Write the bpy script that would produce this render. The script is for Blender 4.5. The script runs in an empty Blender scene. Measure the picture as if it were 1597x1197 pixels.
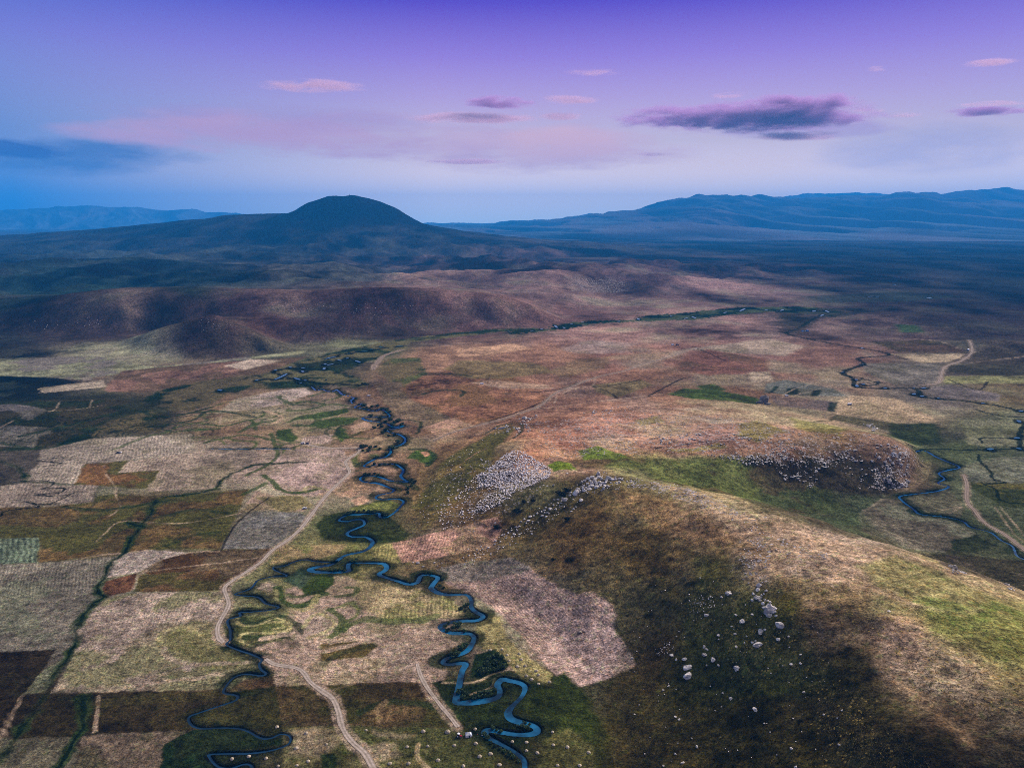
import bpy, bmesh, math, random
import numpy as np
from mathutils import Vector, Matrix

random.seed(7)
RNG = np.random.default_rng(11)
SC = bpy.context.scene
COL = SC.collection

# ------------------------------------------------------------------ camera numbers (metres; the plain lies at z = 0)
H = 300.0
FPX = 1140.0
CU, CV = 798.5, 598.5
PITCH = math.atan((CV - 345.0) / FPX)
CP, SP = math.cos(PITCH), math.sin(PITCH)


def ray(u, v):
    """lateral slope x/y and vertical slope z/y of the sight line of a photo pixel"""
    a = (np.asarray(u, float) - CU) / FPX
    b = -(np.asarray(v, float) - CV) / FPX
    dy = CP + b * SP
    dz = -SP + b * CP
    return a / dy, dz / dy


# ------------------------------------------------------------------ small helpers
def lin(r, g, b):
    f = lambda c: (c / 255 / 12.92) if c / 255 < 0.04045 else ((c / 255 + 0.055) / 1.055) ** 2.4
    return np.array([f(r), f(g), f(b)])


def sstep(e0, e1, x):
    t = np.clip((x - e0) / (e1 - e0), 0, 1)
    return t * t * (3 - 2 * t)


_T = RNG.random((256, 256)).astype(np.float32)


def vnoise(x, y):
    xi = np.floor(x).astype(np.int64); yi = np.floor(y).astype(np.int64)
    fx = (x - xi).astype(np.float32); fy = (y - yi).astype(np.float32)
    fx = fx * fx * fx * (fx * (fx * 6 - 15) + 10); fy = fy * fy * fy * (fy * (fy * 6 - 15) + 10)
    x0 = xi & 255; x1 = (xi + 1) & 255; y0 = yi & 255; y1 = (yi + 1) & 255
    a = _T[x0, y0]; b = _T[x1, y0]; c = _T[x0, y1]; d = _T[x1, y1]
    return (a + (b - a) * fx) * (1 - fy) + (c + (d - c) * fx) * fy


def fbm(x, y, wl, octv=4, gain=0.5, seed=0.0):
    s = 0; amp = 1.0; tot = 0; f = 1.0 / wl
    ca, sa = math.cos(0.6), math.sin(0.6)
    x = np.asarray(x, float) + seed * 371.3; y = np.asarray(y, float) - seed * 173.7
    for i in range(octv):
        s = s + amp * vnoise(x * f + i * 17.3, y * f + i * 9.1)
        tot += amp; amp *= gain; f *= 2.03
        x, y = x * ca - y * sa, x * sa + y * ca
    return s / tot


def tps_fit(P, h, lam=1e-4):
    n = len(P)
    d2 = ((P[:, None, :] - P[None, :, :]) ** 2).sum(-1)
    K = 0.5 * d2 * np.log(d2 + 1e-12) + lam * np.eye(n)
    Q = np.c_[np.ones(n), P]
    A = np.block([[K, Q], [Q.T, np.zeros((3, 3))]])
    return np.linalg.solve(A, np.r_[h, 0, 0, 0])


def tps_eval(P, w, X):
    out = np.empty(len(X))
    for i in range(0, len(X), 60000):
        x = X[i:i + 60000]
        d2 = ((x[:, None, :] - P[None, :, :]) ** 2).sum(-1)
        out[i:i + 60000] = (0.5 * d2 * np.log(d2 + 1e-12)) @ w[:-3] + w[-3] + x @ w[-2:]
    return out


def seg_dist(px, py, line):
    """distance to a polyline (+ index of nearest segment)"""
    best = np.full(px.shape, 1e12)
    for (x0, y0), (x1, y1) in zip(line[:-1], line[1:]):
        dx, dy = x1 - x0, y1 - y0
        L = dx * dx + dy * dy + 1e-9
        t = np.clip(((px - x0) * dx + (py - y0) * dy) / L, 0, 1)
        d = (px - x0 - t * dx) ** 2 + (py - y0 - t * dy) ** 2
        np.minimum(best, d, out=best)
    return np.sqrt(best)


def inside(px, py, poly):
    c = np.zeros(px.shape, bool)
    n = len(poly)
    for i in range(n):
        x0, y0 = poly[i]; x1, y1 = poly[(i + 1) % n]
        if y0 == y1:
            continue
        c ^= ((y0 > py) != (y1 > py)) & (px < (x1 - x0) * (py - y0) / (y1 - y0) + x0)
    return c


def smooth_line(pts, n=4, closed=False):
    """Catmull-Rom through the traced points"""
    P = np.asarray(pts, float)
    if len(P) < 3:
        return P
    Q = np.vstack([2 * P[0] - P[1], P, 2 * P[-1] - P[-2]])
    out = []
    for i in range(1, len(Q) - 2):
        for k in range(n):
            t = k / n
            a, b, c, d = Q[i - 1], Q[i], Q[i + 1], Q[i + 2]
            out.append(0.5 * (2 * b + (c - a) * t + (2 * a - 5 * b + 4 * c - d) * t * t + (3 * b - a - 3 * c + d) * t ** 3))
    out.append(P[-1])
    return np.array(out)


# ------------------------------------------------------------------ relief
# near hill and rocky plateau: (photo u, v, height above the plain)
HILL = [
 # plateau
 (820,650,20),(830,690,30),(900,690,32),(1000,680,32),(1100,680,33),(1200,680,34),(1300,682,33),(1370,692,33),(1405,702,27),
 (880,722,37),(1000,712,34),(1100,712,32),(1180,718,30),(1250,715,27),(1330,716,24),(1395,722,18),
 (850,650,9),(950,640,12),(1050,638,15),(1150,645,17),(1250,658,17),(1350,673,18),
 # its western slope and the scree
 (800,735,30),(760,760,18),(840,742,35),(700,760,9),(680,790,6),(740,795,16),(720,720,12),(770,690,17),(705,705,6),(690,740,9),
 (785,670,15),(810,775,27),
 # saddle and gully
 (890,737,38),(1000,737,29),(1080,757,23),(1160,778,16),(1240,797,9),(1310,806,3),(1200,747,15),(1300,757,9),(1380,762,4),
 # ridge
 (930,747,46),(970,746,49),(1040,758,55),(1110,777,61),(1190,813,66),(1300,843,68),(1400,859,67),(1500,891,64),(1597,936,62),
 # western face
 (880,775,34),(850,800,24),(800,830,13),(760,862,5),(900,850,26),(950,900,24),(1000,950,21),(1050,850,46),(1100,900,48),
 (1000,1050,8),(1050,1000,21),(1100,1000,31),(1200,1000,52),(1170,930,55),(1180,850,63),(1240,900,68),(1300,960,70),
 (1390,1045,72),(1480,1130,74),(1400,920,73),(1500,1000,76),(1597,1050,78),(1597,1197,82),(1100,1100,21),(1200,1100,40),
 (1300,1100,57),(1400,1150,69),(1000,1150,5),(1100,1197,18),(1250,1197,44),(1400,1197,66),
]
HP, HH = [], []
for u, v, h in HILL:
    az, sl = ray(u, v)
    y = (h - H) / sl
    HP.append((az * y, y)); HH.append(h)
for x, y, h in [(305,615,26),(328,577,26),(358,535,26),(402,480,24),(420,330,60),(480,300,42),(560,280,2),(300,180,82),(240,80,80),
                (120,180,35),(60,230,8),(150,60,45),(480,430,2),(420,560,0),(380,620,0),(385,575,2),(600,150,10),(420,150,70)]:
    HP.append((x, y)); HH.append(h)
FOOT_PX = [(690,680),(662,712),(650,745),(642,790),(618,830),(640,885),(720,905),(790,942),(860,1010),(908,1078),(940,1130),(960,1197)]
FOOT_PX2 = [(1345,800),(1380,778),(1415,772),(1447,745),(1455,718),(1440,695),(1400,680),(1350,668),(1300,655),(1200,634),
            (1100,612),(1000,617),(900,630),(850,643),(800,657),(740,667)]


def flat(u, v, h=0.0):
    az, sl = ray(u, v)
    y = (h - H) / sl
    return (float(az * y), float(y))


FOOT = [flat(*p) for p in FOOT_PX] + [(30,150),(60,-40),(700,-40),(640,200),(520,400),(425,545),(392,590)] + [flat(*p) for p in FOOT_PX2]
for p in FOOT:
    HP.append(p); HH.append(0.0)
HP = np.array(HP) / 500.0
HW = tps_fit(HP, np.array(HH, float), 2e-4)

# far land, in (x/y, ln y): negative values are cut off, which leaves the plain level
FAR = []


def far_uvh(u, v, h):
    az, sl = ray(u, v)
    y = (h - H) / sl
    FAR.append((float(az), math.log(float(y)), h))


def far_uvd(u, v, d):
    az, sl = ray(u, v)
    FAR.append((float(az), math.log(d), H + float(sl) * d))


for u, v in [(-150,548),(0,546),(90,540),(150,534),(185,536),(220,551),(300,560),(360,558),(405,549),(470,538),(560,527),(650,519),(760,512),(830,505),(872,493),(930,478),(1050,468),(1200,455),(1400,445),(1600,440)]:
    far_uvh(u, v, 0)
for u, v in [(-100,585),(0,580),(150,570),(300,590),(450,560),(600,545),(760,530),(900,510),(1000,495),(1200,478),(1400,468),(1600,465),
             (100,650),(400,640),(800,600),(1200,540),(1550,540),(800,900),(200,900),(1400,800)]:
    far_uvh(u, v, -14)
for u, v, h in [(-120,503,26),(0,497,28),(60,487,44),(130,479,60),(190,474,68),(260,471,72),(350,468,78),(450,466,80),(550,466,79),(640,467,74),(760,471,62),(830,478,40),
                (0,521,3),(90,519,5),(160,514,9),(210,508,14),(60,505,20),(130,497,34),(200,490,44),
                (335,491.5,75),(300,503,58),(250,515,36),(215,524,18),(190,532,4),(370,505,52),(395,520,36),(412,540,12),(320,525,36),(270,535,20),(360,530,30),
                (335,486,52),(400,494,48),(270,494,38),(240,499,27),(430,505,38),
                (500,500,35),(500,520,14),(430,525,12),(640,492,34),(640,508,12),(570,495,36),(770,488,34),(760,500,14),(700,505,13),(450,490,46),
                (100,460,46),(300,452,64),(450,455,70),(600,455,68),(720,457,58),(850,457,28),(950,448,22),(1050,440,16),(1150,432,12),(1300,424,8),(1500,418,5),(1600,416,5),
                (300,440,58),(500,440,60),(0,430,48),(200,425,52),(400,425,55),(600,425,55),(800,425,42),(950,420,32),(1100,414,24)]:
    far_uvh(u, v, h)
for u, v, d in [(0,395,6000),(150,395,6000),(350,395,6000),(550,395,6000),(700,397,6000),(850,402,6000),(1000,405,6000),(1200,402,6500),(1400,404,6500),
                (0,380,7400),(200,374,7400),(400,362,7400),(560,360,7400),(700,374,7400),(850,386,7400),(1000,391,7400),
                (-100,374,8600),(0,368.5,8600),(100,362.5,8600),(200,355,8600),(300,344.5,8600),(370,337,8600),(450,334,8600),(550,334,8600),(640,345,8600),
                (672,354,8600),(720,362,8600),(800,371.5,8600),(900,378,8600),(1000,383,8600),(1100,387.5,8600),(1300,392,8600),(1500,395,8600),
                (0,372,11000),(300,356,11000),(500,350,11000),(650,362,11000),(800,372,11000),(1000,378,12000),(1300,376,13000),
                (-100,362,20000),(300,362,20000),(700,362,20000),(1200,362,20000)]:
    far_uvd(u, v, d)
FA = np.array(FAR)
FP = FA[:, :2] * np.array([2.0, 2.0])
FW = tps_fit(FP, FA[:, 2], 1e-4)

CONE_AZ = float(ray(548, 330)[0]); CONE_Y = 8600.0; CONE_X = CONE_AZ * CONE_Y

# low mounds on the right of the plain: centre pixel, height, radius across, radius along
MOUNDS = [(1445,497,13,170,120),(1520,514,12,170,90),(1565,542,15,150,90),(45,655,10,60,60),(600,505,10,200,90)]


def relief(x, y):
    x = np.asarray(x, float); y = np.asarray(y, float)
    az = x / y; ly = np.log(y)
    out = np.zeros(x.shape)
    # far land
    m = y > 1300
    if m.any():
        f = tps_eval(FP, FW, np.c_[az[m] * 2.0, ly[m] * 2.0])
        f = 2.0 * np.log1p(np.exp(np.clip(f / 2.0, -40, 40))) * (f < 60) + f * (f >= 60)
        xm, ym = x[m], y[m]
        roll = sstep(2450, 3300, ym) * sstep(2, 16, f) * (1 - 0.75 * sstep(6600, 8000, ym))
        wx = xm + 500 * (fbm(xm, ym, 1500, 2, seed=3) - .5); wy = ym + 500 * (fbm(xm, ym, 1500, 2, seed=4) - .5)
        n1 = 1 - np.abs(2 * fbm(wx, wy * .75, 900, 4, .5, seed=1) - 1)
        n2 = fbm(wx, wy, 420, 4, .55, seed=2)
        n3 = fbm(xm, ym, 1700, 3, seed=8)
        f = f + roll * (105 * (n1 - .8) + 95 * (n2 - .5) + 60 * (n3 - .5) + 34 * (fbm(wx, wy * .8, 170, 4, .55, seed=13) - .5))
        # small folds on the terrace faces
        f = f + sstep(3, 20, f) * (1 - sstep(2600, 3200, ym)) * (5 * (fbm(xm, ym, 210, 4, .5, seed=9) - .5) + 6 * (fbm(xm * 1.0, ym * .35, 60, 3, .5, seed=10) - .5))
        r = np.hypot(xm - CONE_X, (ym - CONE_Y)) / (1 + .06 * (fbm(xm, ym, 900, 3, seed=5) - .5))
        q = np.clip(r / 830, 0, 1)
        cone = 226 * (.46 * (1 - q ** 2.3) * sstep(1.0, .55, q) + .54 * (1 - q) ** 1.15) - 15 * np.exp(-((xm - CONE_X + 60) / 130) ** 2 - ((ym - CONE_Y) / 160) ** 2) + 9 * np.exp(-((xm - CONE_X + 240) / 90) ** 2)*(r<900)
        f = f + cone + (cone > 1) * 14 * (fbm(xm, ym, 130, 4, .5, seed=6) - .5)
        # knolls at the cone's western foot
        f = f + sstep(1900, 900, np.hypot(xm - CONE_X + 900, ym - CONE_Y + 300)) * 34 * (fbm(xm, ym, 500, 4, .55, seed=12) - .45)
        out[m] = f
    # near hill
    m = (y < 1350) & (x > -150) & (x < 900)
    if m.any():
        xm, ym = x[m], y[m]
        fp = np.array(FOOT)
        ins = inside(xm, ym, FOOT)
        d = seg_dist(xm, ym, np.vstack([fp, fp[:1]]))
        k = np.where(ins, sstep(0, 26, d), 0)
        t = np.maximum(tps_eval(HP, HW, np.c_[xm, ym] / 500.0), 0)
        rough = 5.5 * (fbm(xm, ym, 60, 4, .5, seed=21) - .5) + 3.2 * (fbm(xm, ym, 16, 3, .55, seed=22) - .5)
        out[m] += k * (t + rough * sstep(2, 14, t))
    for u, v, h, rx, ry in MOUNDS:
        cx, cy = flat(u, v)
        q = ((x - cx) / rx) ** 2 + ((y - cy) / ry) ** 2
        out += h * np.exp(-q) * (1 + .4 * (fbm(x, y, 120, 3, seed=31) - .5))
    return out


# ------------------------------------------------------------------ the ground grid: columns of equal x/y, rows of growing y
azs = np.concatenate([-np.geomspace(1.6, .78, 70)[:-1], np.linspace(-.78, .78, 1260), np.geomspace(.78, 1.6, 70)[1:]])
ys = [110.0]
while ys[-1] < 46000:
    y = ys[-1]
    k = .55 if y < 1150 else .7
    ys.append(y + min(max(k * (y * y + 270 ** 2) / (270 * 731.0), .35), .0062 * y))
ys = np.array(ys)
NR, NC = len(ys), len(azs)
GX = ys[:, None] * azs[None, :]
GY = np.repeat(ys[:, None], NC, 1)
GZ = relief(GX.ravel(), GY.ravel()).reshape(NR, NC)


def ground_z(x, y):
    x = np.asarray(x, float); y = np.asarray(y, float)
    c = np.clip(np.interp(x / y, azs, np.arange(NC)), 0, NC - 1.001)
    r = np.clip(np.interp(y, ys, np.arange(NR)), 0, NR - 1.001)
    c0 = c.astype(int); r0 = r.astype(int); fc = c - c0; fr = r - r0
    return (GZ[r0, c0] * (1 - fc) + GZ[r0, c0 + 1] * fc) * (1 - fr) + (GZ[r0 + 1, c0] * (1 - fc) + GZ[r0 + 1, c0 + 1] * fc) * fr


def spot(u, v):
    """where the sight line of a photo pixel first meets the ground"""
    az, sl = ray(u, v)
    az = float(az); sl = float(sl)
    c = float(np.clip(np.interp(az, azs, np.arange(NC)), 0, NC - 1.001))
    c0 = int(c); fc = c - c0
    prof = GZ[:, c0] * (1 - fc) + GZ[:, c0 + 1] * fc
    d = prof - (H + sl * ys)
    k = np.argmax(d > 0)
    if d[k] <= 0:
        k = NR - 1
    if k == 0:
        y = ys[0]
    else:
        t = d[k - 1] / (d[k - 1] - d[k])
        y = ys[k - 1] + t * (ys[k] - ys[k - 1])
    return az * y, float(y)


def line_w(pts, n=4):
    return np.array([spot(*p) for p in smooth_line(pts, n)])


# ------------------------------------------------------------------ traced water, roads and tracks (photo pixels)
RIVER = [(486,602),(493,608),(502,606),(509,609),(518,610),(525,607),(529,610),(535,615),(548,618),(552,620),(547,624),(550,628),(564,629),(553,634),(562,636),(585,640),
 (594,637),(605,644),(607,649),(590,650),(575,650),(565,651),(573,655),(600,659),(613,665),(629,663),(620,667),(602,668),(608,673),(623,677),(632,684),(627,692),
 (610,698),(609,705),(600,712),(585,715),(570,723),(568,726),(575,727),(590,723),(615,723),(625,728),(629,733),(625,741),(630,747),(637,750),(625,750),(610,749),
 (595,744),(580,741),(565,742),(562,747),(570,751),(590,753),(608,760),(614,763),(610,767),(595,770),(587,773),(588,777),(600,778),(618,777),(627,779),(629,783),
 (623,790),(614,799),(604,805),(596,806),(592,804),(591,799),(582,800),(563,801),(543,802),(533,806),(529,810.5),(541,812),(555,809),(566,810),(568,817),(558,822),
 (544,828),(542,833),(551,836),(568,836),(578,840),(581,846),(573,855),(561,860),(541,864),(531,869),(523,875),(513,880),(495,883),(483,886.5),(490,890),(513,891.5),
 (530,891),(544,889),(543,883),(546,877),(566,876.5),(586,877),(599.5,878.5),(603,884),(599.5,889),(591,894),(601,899),(621,905),(638,910),(651,906.5),(655,898),
 (663,895),(676,896.5),(683,900),(676,909),(673,916.5),(686,924),(700,926),(713,926),(728.5,926.7),(735,934.5),(735,945.5),(742.6,953),(753.6,959.6),(744,966),
 (719,967),(697,970.5),(686,975),(691,981.5),(706.6,986),(720,986),(733,987),(739.5,992.5),(736,1003.4),(727,1014),(713,1020.6),(697,1025),(691,1031.6),(700,1034.7),
 (714,1033),(726,1034),(721,1044),(718,1057),(715,1072),(711,1088),(713,1094),(731.7,1094),(760,1090.5),(777,1085),(780,1075),(776,1066),(783,1058),(796,1060),
 (812,1064),(819,1071),(813,1085),(797.5,1100.5),(792.7,1110),(797.5,1119),(813,1125),(832,1130),(838,1137),(829,1143),(807,1144),(785,1141),(764,1137),(756,1140.5),
 (761,1148),(778.7,1157),(800.6,1169),(816,1182),(819,1197),(822,1230)]
CREEK = [(523,875),(505,875.5),(490.5,874),(475.5,871.5),(458,875),(443,881.5),(427,883),(429,888),(448,896.5),(425,898),(403,903),(394,913),(385,919),(366,925),(383,928),(403,930),
 (415,940),(435,945),(420,950),(388,953),(373,954),(375,959),(357,964),(355,970.5),(359,980.5),(359,995.5),(353,1003),(368,1010.6),(393,1019),(408,1027),(404,1034),
 (408,1043),(415,1048),(408,1052),(383,1049.5),(365,1054.5),(354,1066),(349,1078.5),(369.5,1083),(366,1091),(338,1100.5),(310,1110),(295,1116),(297,1127),(313,1134),
 (354,1133),(382,1136.5),(407,1149),(423,1149),(438,1143),(452,1146),(451,1157),(432,1166),(394.5,1172.5),(332,1174),(327,1179),(340,1193),(360,1196),(380,1190),(392,1192),(395,1205)]
STREAM = [(1427,700),(1445,703),(1458,710.5),(1475,718),(1497,727.6),(1480,732),(1464,737),(1473,745.7),(1463,752.5),(1480,758),(1461,765),(1433,768.7),(1404,772.7),
 (1408,780.5),(1425,793),(1436,801),(1473.5,805),(1501.5,811.6),(1514,821),(1545,829),(1560.6,841),(1579,850.5),(1585.5,864.6),(1597,871),(1640,890)]
DITCHW = [(330,699),(365,700),(400,699),(430,698.5),(452,699)]
# short open reaches of the far meanders, each a little strip
REACH = [[(628,539),(618,540)],[(596,541),(591,540)],[(581,544),(577,545)],[(573,547),(568,547.5),(562,548)],[(546,551),(541,551.5)],[(524,556),(515,557.5),(508,559.5)],
 [(533,562.5),(527,561)],[(543,558),(540,559)],[(562,565),(557,563),(554,562)],[(520,567),(510,569)],[(508,566.5),(506,568)],[(470,574),(476,573)],[(427,577),(432,576.5)],[(455,573),(451,572)],
 [(506,573),(505,576)],[(473,580),(471,578)],[(448,582),(443,585),(437,588),(428,592)],[(459,589),(468,592)],[(475,592),(477,593)],[(468,597),(470,596.5)],[(340,607),(346,609)],[(400,593),(401,592)],
 [(793,516),(795,515.5)],[(826,515),(832,516.5)],[(843,513.5),(846,512.5)],[(865,507),(869,511)],[(878,510),(881,511.5)],[(890,505),(893,504.5)],[(907,502.5),(910,502)],[(963,501.5),(967,500.5)],
 [(994,496),(997,498.5)],[(1045,493),(1048,492.5)],[(1067,497),(1072,495.5)],[(1079,493.5),(1085,496)],[(1129,488),(1133,486.5)],[(1154,485),(1158,483),(1162,481)],[(1193,483.5),(1197,483)],
 [(1210,484),(1214,484)],[(1217,484.5),(1222,482.5)],[(1267,485),(1271,484)],[(1287,484),(1293,487)],[(1284,490.5),(1280,492.5)],[(1267,485.5),(1272,484)],[(1353,462.5),(1362,462)],[(1367,462.5),(1372,462)],[(1445,465),(1453,464)],[(1395,444),(1397,443.5)],
 [(1343,542),(1346,543)],[(1345,568),(1347,568)],[(1313,580),(1315,580.5)],[(1335,591),(1336,592.5)],[(1336,600),(1337,603)],[(1368,594.5),(1370,595)],[(1379,605),(1382,604)],[(1424,604),(1427,604)],[(1438,605),(1444,604)],[(1424,615),(1427,613)],
 [(1436,618),(1440,616.5)],[(1463,621),(1465,620.5)],[(1532,628.5),(1534,628)],[(1346,598),(1347,599)],[(1588,655),(1590,658)],[(1582,683),(1590,682)],[(1586,698),(1592,700)],[(1541,701),(1548,699)],[(1590,641),(1594,640)],[(1255,516),(1258,516)]]
ROAD = [(475,692),(500,697),(530,699),(556,698),(560,704),(545,714),(539,720),(543,730),(545,736),(536,746),(515,765.7),(500,783),(485.5,802.6),(470,822.6),(450,841),(425,857.7),(408,875),(388,889),
 (363,905),(350,917),(355,933),(356,945),(346,963),(339.5,978),(341,993),(349,1002)]
ROAD2 = [(414,1027),(430,1035.6),(460,1040.6),(473,1048),(484,1063),(501,1076),(519,1089.5),(528,1110),(534.5,1135),(550,1157),(569,1174),(582,1197),(590,1215)]
ROAD3 = [(650.5,1034),(656.5,1053.5),(669,1075.5),(688,1100.5),(703.5,1119),(714.5,1133)]
ROAD4 = [(676,687),(703,675),(740,664.5),(780,654.5),(815.5,642.6),(843,632),(864,614),(890,603),(930,588),(974,578),(999,569),(1049,554.6),(1087,542)]
ROAD5 = [(1503,740),(1508,756),(1508,780.5),(1520,796),(1536,815),(1567,833),(1600,859)]
ROAD6 = [(1437,600),(1460,598),(1467,588),(1474,572),(1500,562),(1515,550),(1515,538),(1511,530)]
ROAD7 = [(628,545),(600,554),(587,566),(582,576)]
LINES = {k: line_w(v, 5) for k, v in dict(RIVER=RIVER, CREEK=CREEK, STREAM=STREAM, ROAD=ROAD, ROAD2=ROAD2, ROAD3=ROAD3, ROAD4=ROAD4, ROAD5=ROAD5, ROAD6=ROAD6, ROAD7=ROAD7).items()}
LINES['DITCHW'] = line_w(DITCHW, 3)
REACHES = [line_w(r, 3) for r in REACH]


# ------------------------------------------------------------------ land cover: the colour of each patch of ground, some shading painted in
FX, FY, FZ = GX.ravel(), GY.ravel(), GZ.ravel()
N = FX.size
K = 0.9


def C(r, g, b):
    return lin(r, g, b) * K


BASE = [  # u, v, colour of the cover there; left-edge entries also carry the view's corner darkening
 (0,1180,(54,48,36)),(200,1180,(72,64,50)),(420,1180,(72,70,48)),(650,1180,(82,78,54)),(850,1180,(66,64,34)),(1000,1180,(44,42,22)),
 (0,1090,(52,44,28)),(200,1090,(62,48,32)),(420,1090,(74,58,38)),(600,1100,(82,66,46)),(760,1110,(54,60,28)),(900,1110,(58,56,26)),
 (60,960,(92,88,78)),(0,960,(78,76,66)),(250,980,(130,118,106)),(430,980,(100,98,66)),(600,980,(142,122,108)),(780,980,(122,104,92)),
 (100,830,(84,70,42)),(300,800,(88,74,44)),(480,870,(98,92,58)),(560,850,(92,92,50)),(700,850,(92,74,52)),
 (60,740,(82,76,66)),(0,760,(60,58,48)),(250,720,(122,112,98)),(420,740,(138,118,104)),(560,740,(124,100,78)),
 (60,640,(30,40,22)),(200,640,(50,54,30)),(350,650,(118,94,68)),(480,650,(120,98,72)),(600,650,(110,84,62)),
 (30,580,(14,22,22)),(200,580,(98,74,60)),(320,580,(118,84,68)),(450,570,(74,76,50)),(560,540,(96,94,64)),
 (0,530,(46,46,42)),(100,505,(60,48,44)),(60,500,(56,46,44)),(250,500,(72,58,52)),(330,540,(68,50,46)),(420,500,(82,58,54)),(200,550,(120,118,92)),(330,520,(76,56,54)),(500,500,(70,50,51)),(500,480,(74,52,53)),(600,515,(66,54,48)),(300,480,(74,56,54)),(700,490,(84,58,56)),(700,478,(84,58,56)),(600,480,(78,55,55)),(400,475,(76,55,55)),(150,490,(62,48,46)),(850,485,(94,68,64)),  # terrace faces given darker tones to carry their shade
 (0,470,(34,46,42)),(200,475,(84,70,62)),(450,466,(104,82,76)),(700,470,(104,80,76)),
 (700,560,(140,106,80)),(850,560,(132,96,74)),(1000,560,(132,92,76)),(1150,560,(128,92,80)),(950,520,(140,106,96)),(1100,510,(124,94,88)),(1250,510,(128,104,98)),
 (750,610,(122,82,56)),(900,620,(134,98,78)),(1050,600,(118,86,64)),(1150,600,(118,88,64)),
 (1300,560,(114,84,70)),(1450,570,(98,88,74)),(1570,570,(70,62,46)),(1300,600,(124,96,76)),(1450,620,(100,92,82)),(1570,620,(100,86,56)),
 (1400,520,(92,74,70)),(1550,510,(62,50,50)),(1480,500,(54,44,46)),(1400,640,(126,112,88)),(1550,660,(92,94,68)),(1550,740,(82,90,66)),(1560,800,(76,82,58)),(1480,700,(70,78,50)),
 # hill and plateau
 (720,740,(92,76,46)),(700,800,(84,68,44)),(850,790,(78,68,38)),(900,830,(84,66,38)),(1000,800,(92,76,48)),(1000,860,(86,70,38)),(1050,920,(82,70,36)),
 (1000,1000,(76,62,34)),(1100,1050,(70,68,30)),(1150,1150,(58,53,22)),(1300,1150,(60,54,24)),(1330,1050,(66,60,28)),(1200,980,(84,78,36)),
 (1100,800,(128,106,82)),(1200,850,(130,110,90)),(1290,880,(146,128,110)),(1300,940,(108,92,66)),(1400,920,(114,108,72)),(1500,950,(100,104,56)),(1400,990,(140,116,92)),
 (1500,1060,(112,98,74)),(1590,1000,(104,104,58)),(1590,1100,(88,78,56)),(1480,1120,(92,76,50)),(1590,1180,(66,60,40)),(1450,1180,(46,42,22)),
 (900,690,(138,96,76)),(1000,680,(140,100,84)),(1100,690,(132,100,88)),(1200,670,(134,104,84)),(1300,680,(122,98,70)),(850,720,(140,100,78)),(1380,690,(112,90,74)),
 (1000,730,(98,98,48)),(1100,750,(86,92,48)),(1200,780,(76,88,52)),(1250,740,(56,52,38)),(1330,750,(54,52,42)),(1330,790,(66,74,52)),
 # far
 (100,430,(20,36,36)),(300,430,(24,38,36)),(500,430,(46,46,42)),(700,430,(74,56,50)),(900,450,(84,64,60)),(1000,430,(60,45,46)),(1200,440,(66,52,52)),(1400,450,(50,46,46)),(1580,460,(36,38,42)),
 (100,450,(24,42,36)),(300,452,(34,44,40)),(200,410,(20,30,30)),(500,410,(40,40,38)),(700,410,(54,42,42)),(1100,445,(84,64,62)),(800,440,(70,54,52)),(850,425,(66,50,48)),
 (100,395,(22,28,28)),(350,390,(24,28,28)),(600,390,(30,30,30)),(850,400,(48,36,36)),(1100,405,(34,27,30)),(1400,420,(20,22,26)),(1590,430,(18,22,26)),(1300,408,(20,20,24)),(1500,400,(18,20,24)),
 (1150,420,(54,38,40)),(1280,425,(44,36,38)),(1400,435,(34,32,36)),(1550,445,(26,30,34)),(1250,392,(18,18,22)),(1000,392,(26,24,26)),(1500,470,(52,46,46)),(1400,475,(66,54,52)),(1580,485,(54,44,44)),
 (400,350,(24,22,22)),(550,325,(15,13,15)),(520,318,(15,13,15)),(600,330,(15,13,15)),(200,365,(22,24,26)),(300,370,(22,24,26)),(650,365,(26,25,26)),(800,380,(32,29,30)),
]
bp, bc = [], []
for u, v, c in BASE:
    az, sl = ray(u, v)
    x, y = spot(u, v)
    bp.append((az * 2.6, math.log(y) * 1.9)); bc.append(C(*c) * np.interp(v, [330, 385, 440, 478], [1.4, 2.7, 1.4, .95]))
bp = np.array(bp); bc = np.array(bc)
wob = np.c_[.16 * (fbm(FX / FY * 900, np.log(FY) * 500, 70, 4, .55, seed=40) - .5), .16 * (fbm(FX / FY * 900, np.log(FY) * 500, 70, 4, .55, seed=41) - .5)]
ALB = np.empty((N, 3), np.float32)
Q = np.c_[FX / FY * 2.6, np.log(FY) * 1.9] + wob
for i in range(0, N, 50000):
    d2 = ((Q[i:i + 50000, None, :] - bp[None]) ** 2).sum(-1)
    w = 1.0 / (d2 + .002) ** 2.2
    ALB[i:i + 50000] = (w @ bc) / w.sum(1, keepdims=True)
STR = np.zeros(N, np.float32); ROW = np.zeros(N, np.float32); ROCK = np.zeros(N, np.float32); TUFT = np.zeros(N, np.float32)

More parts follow.
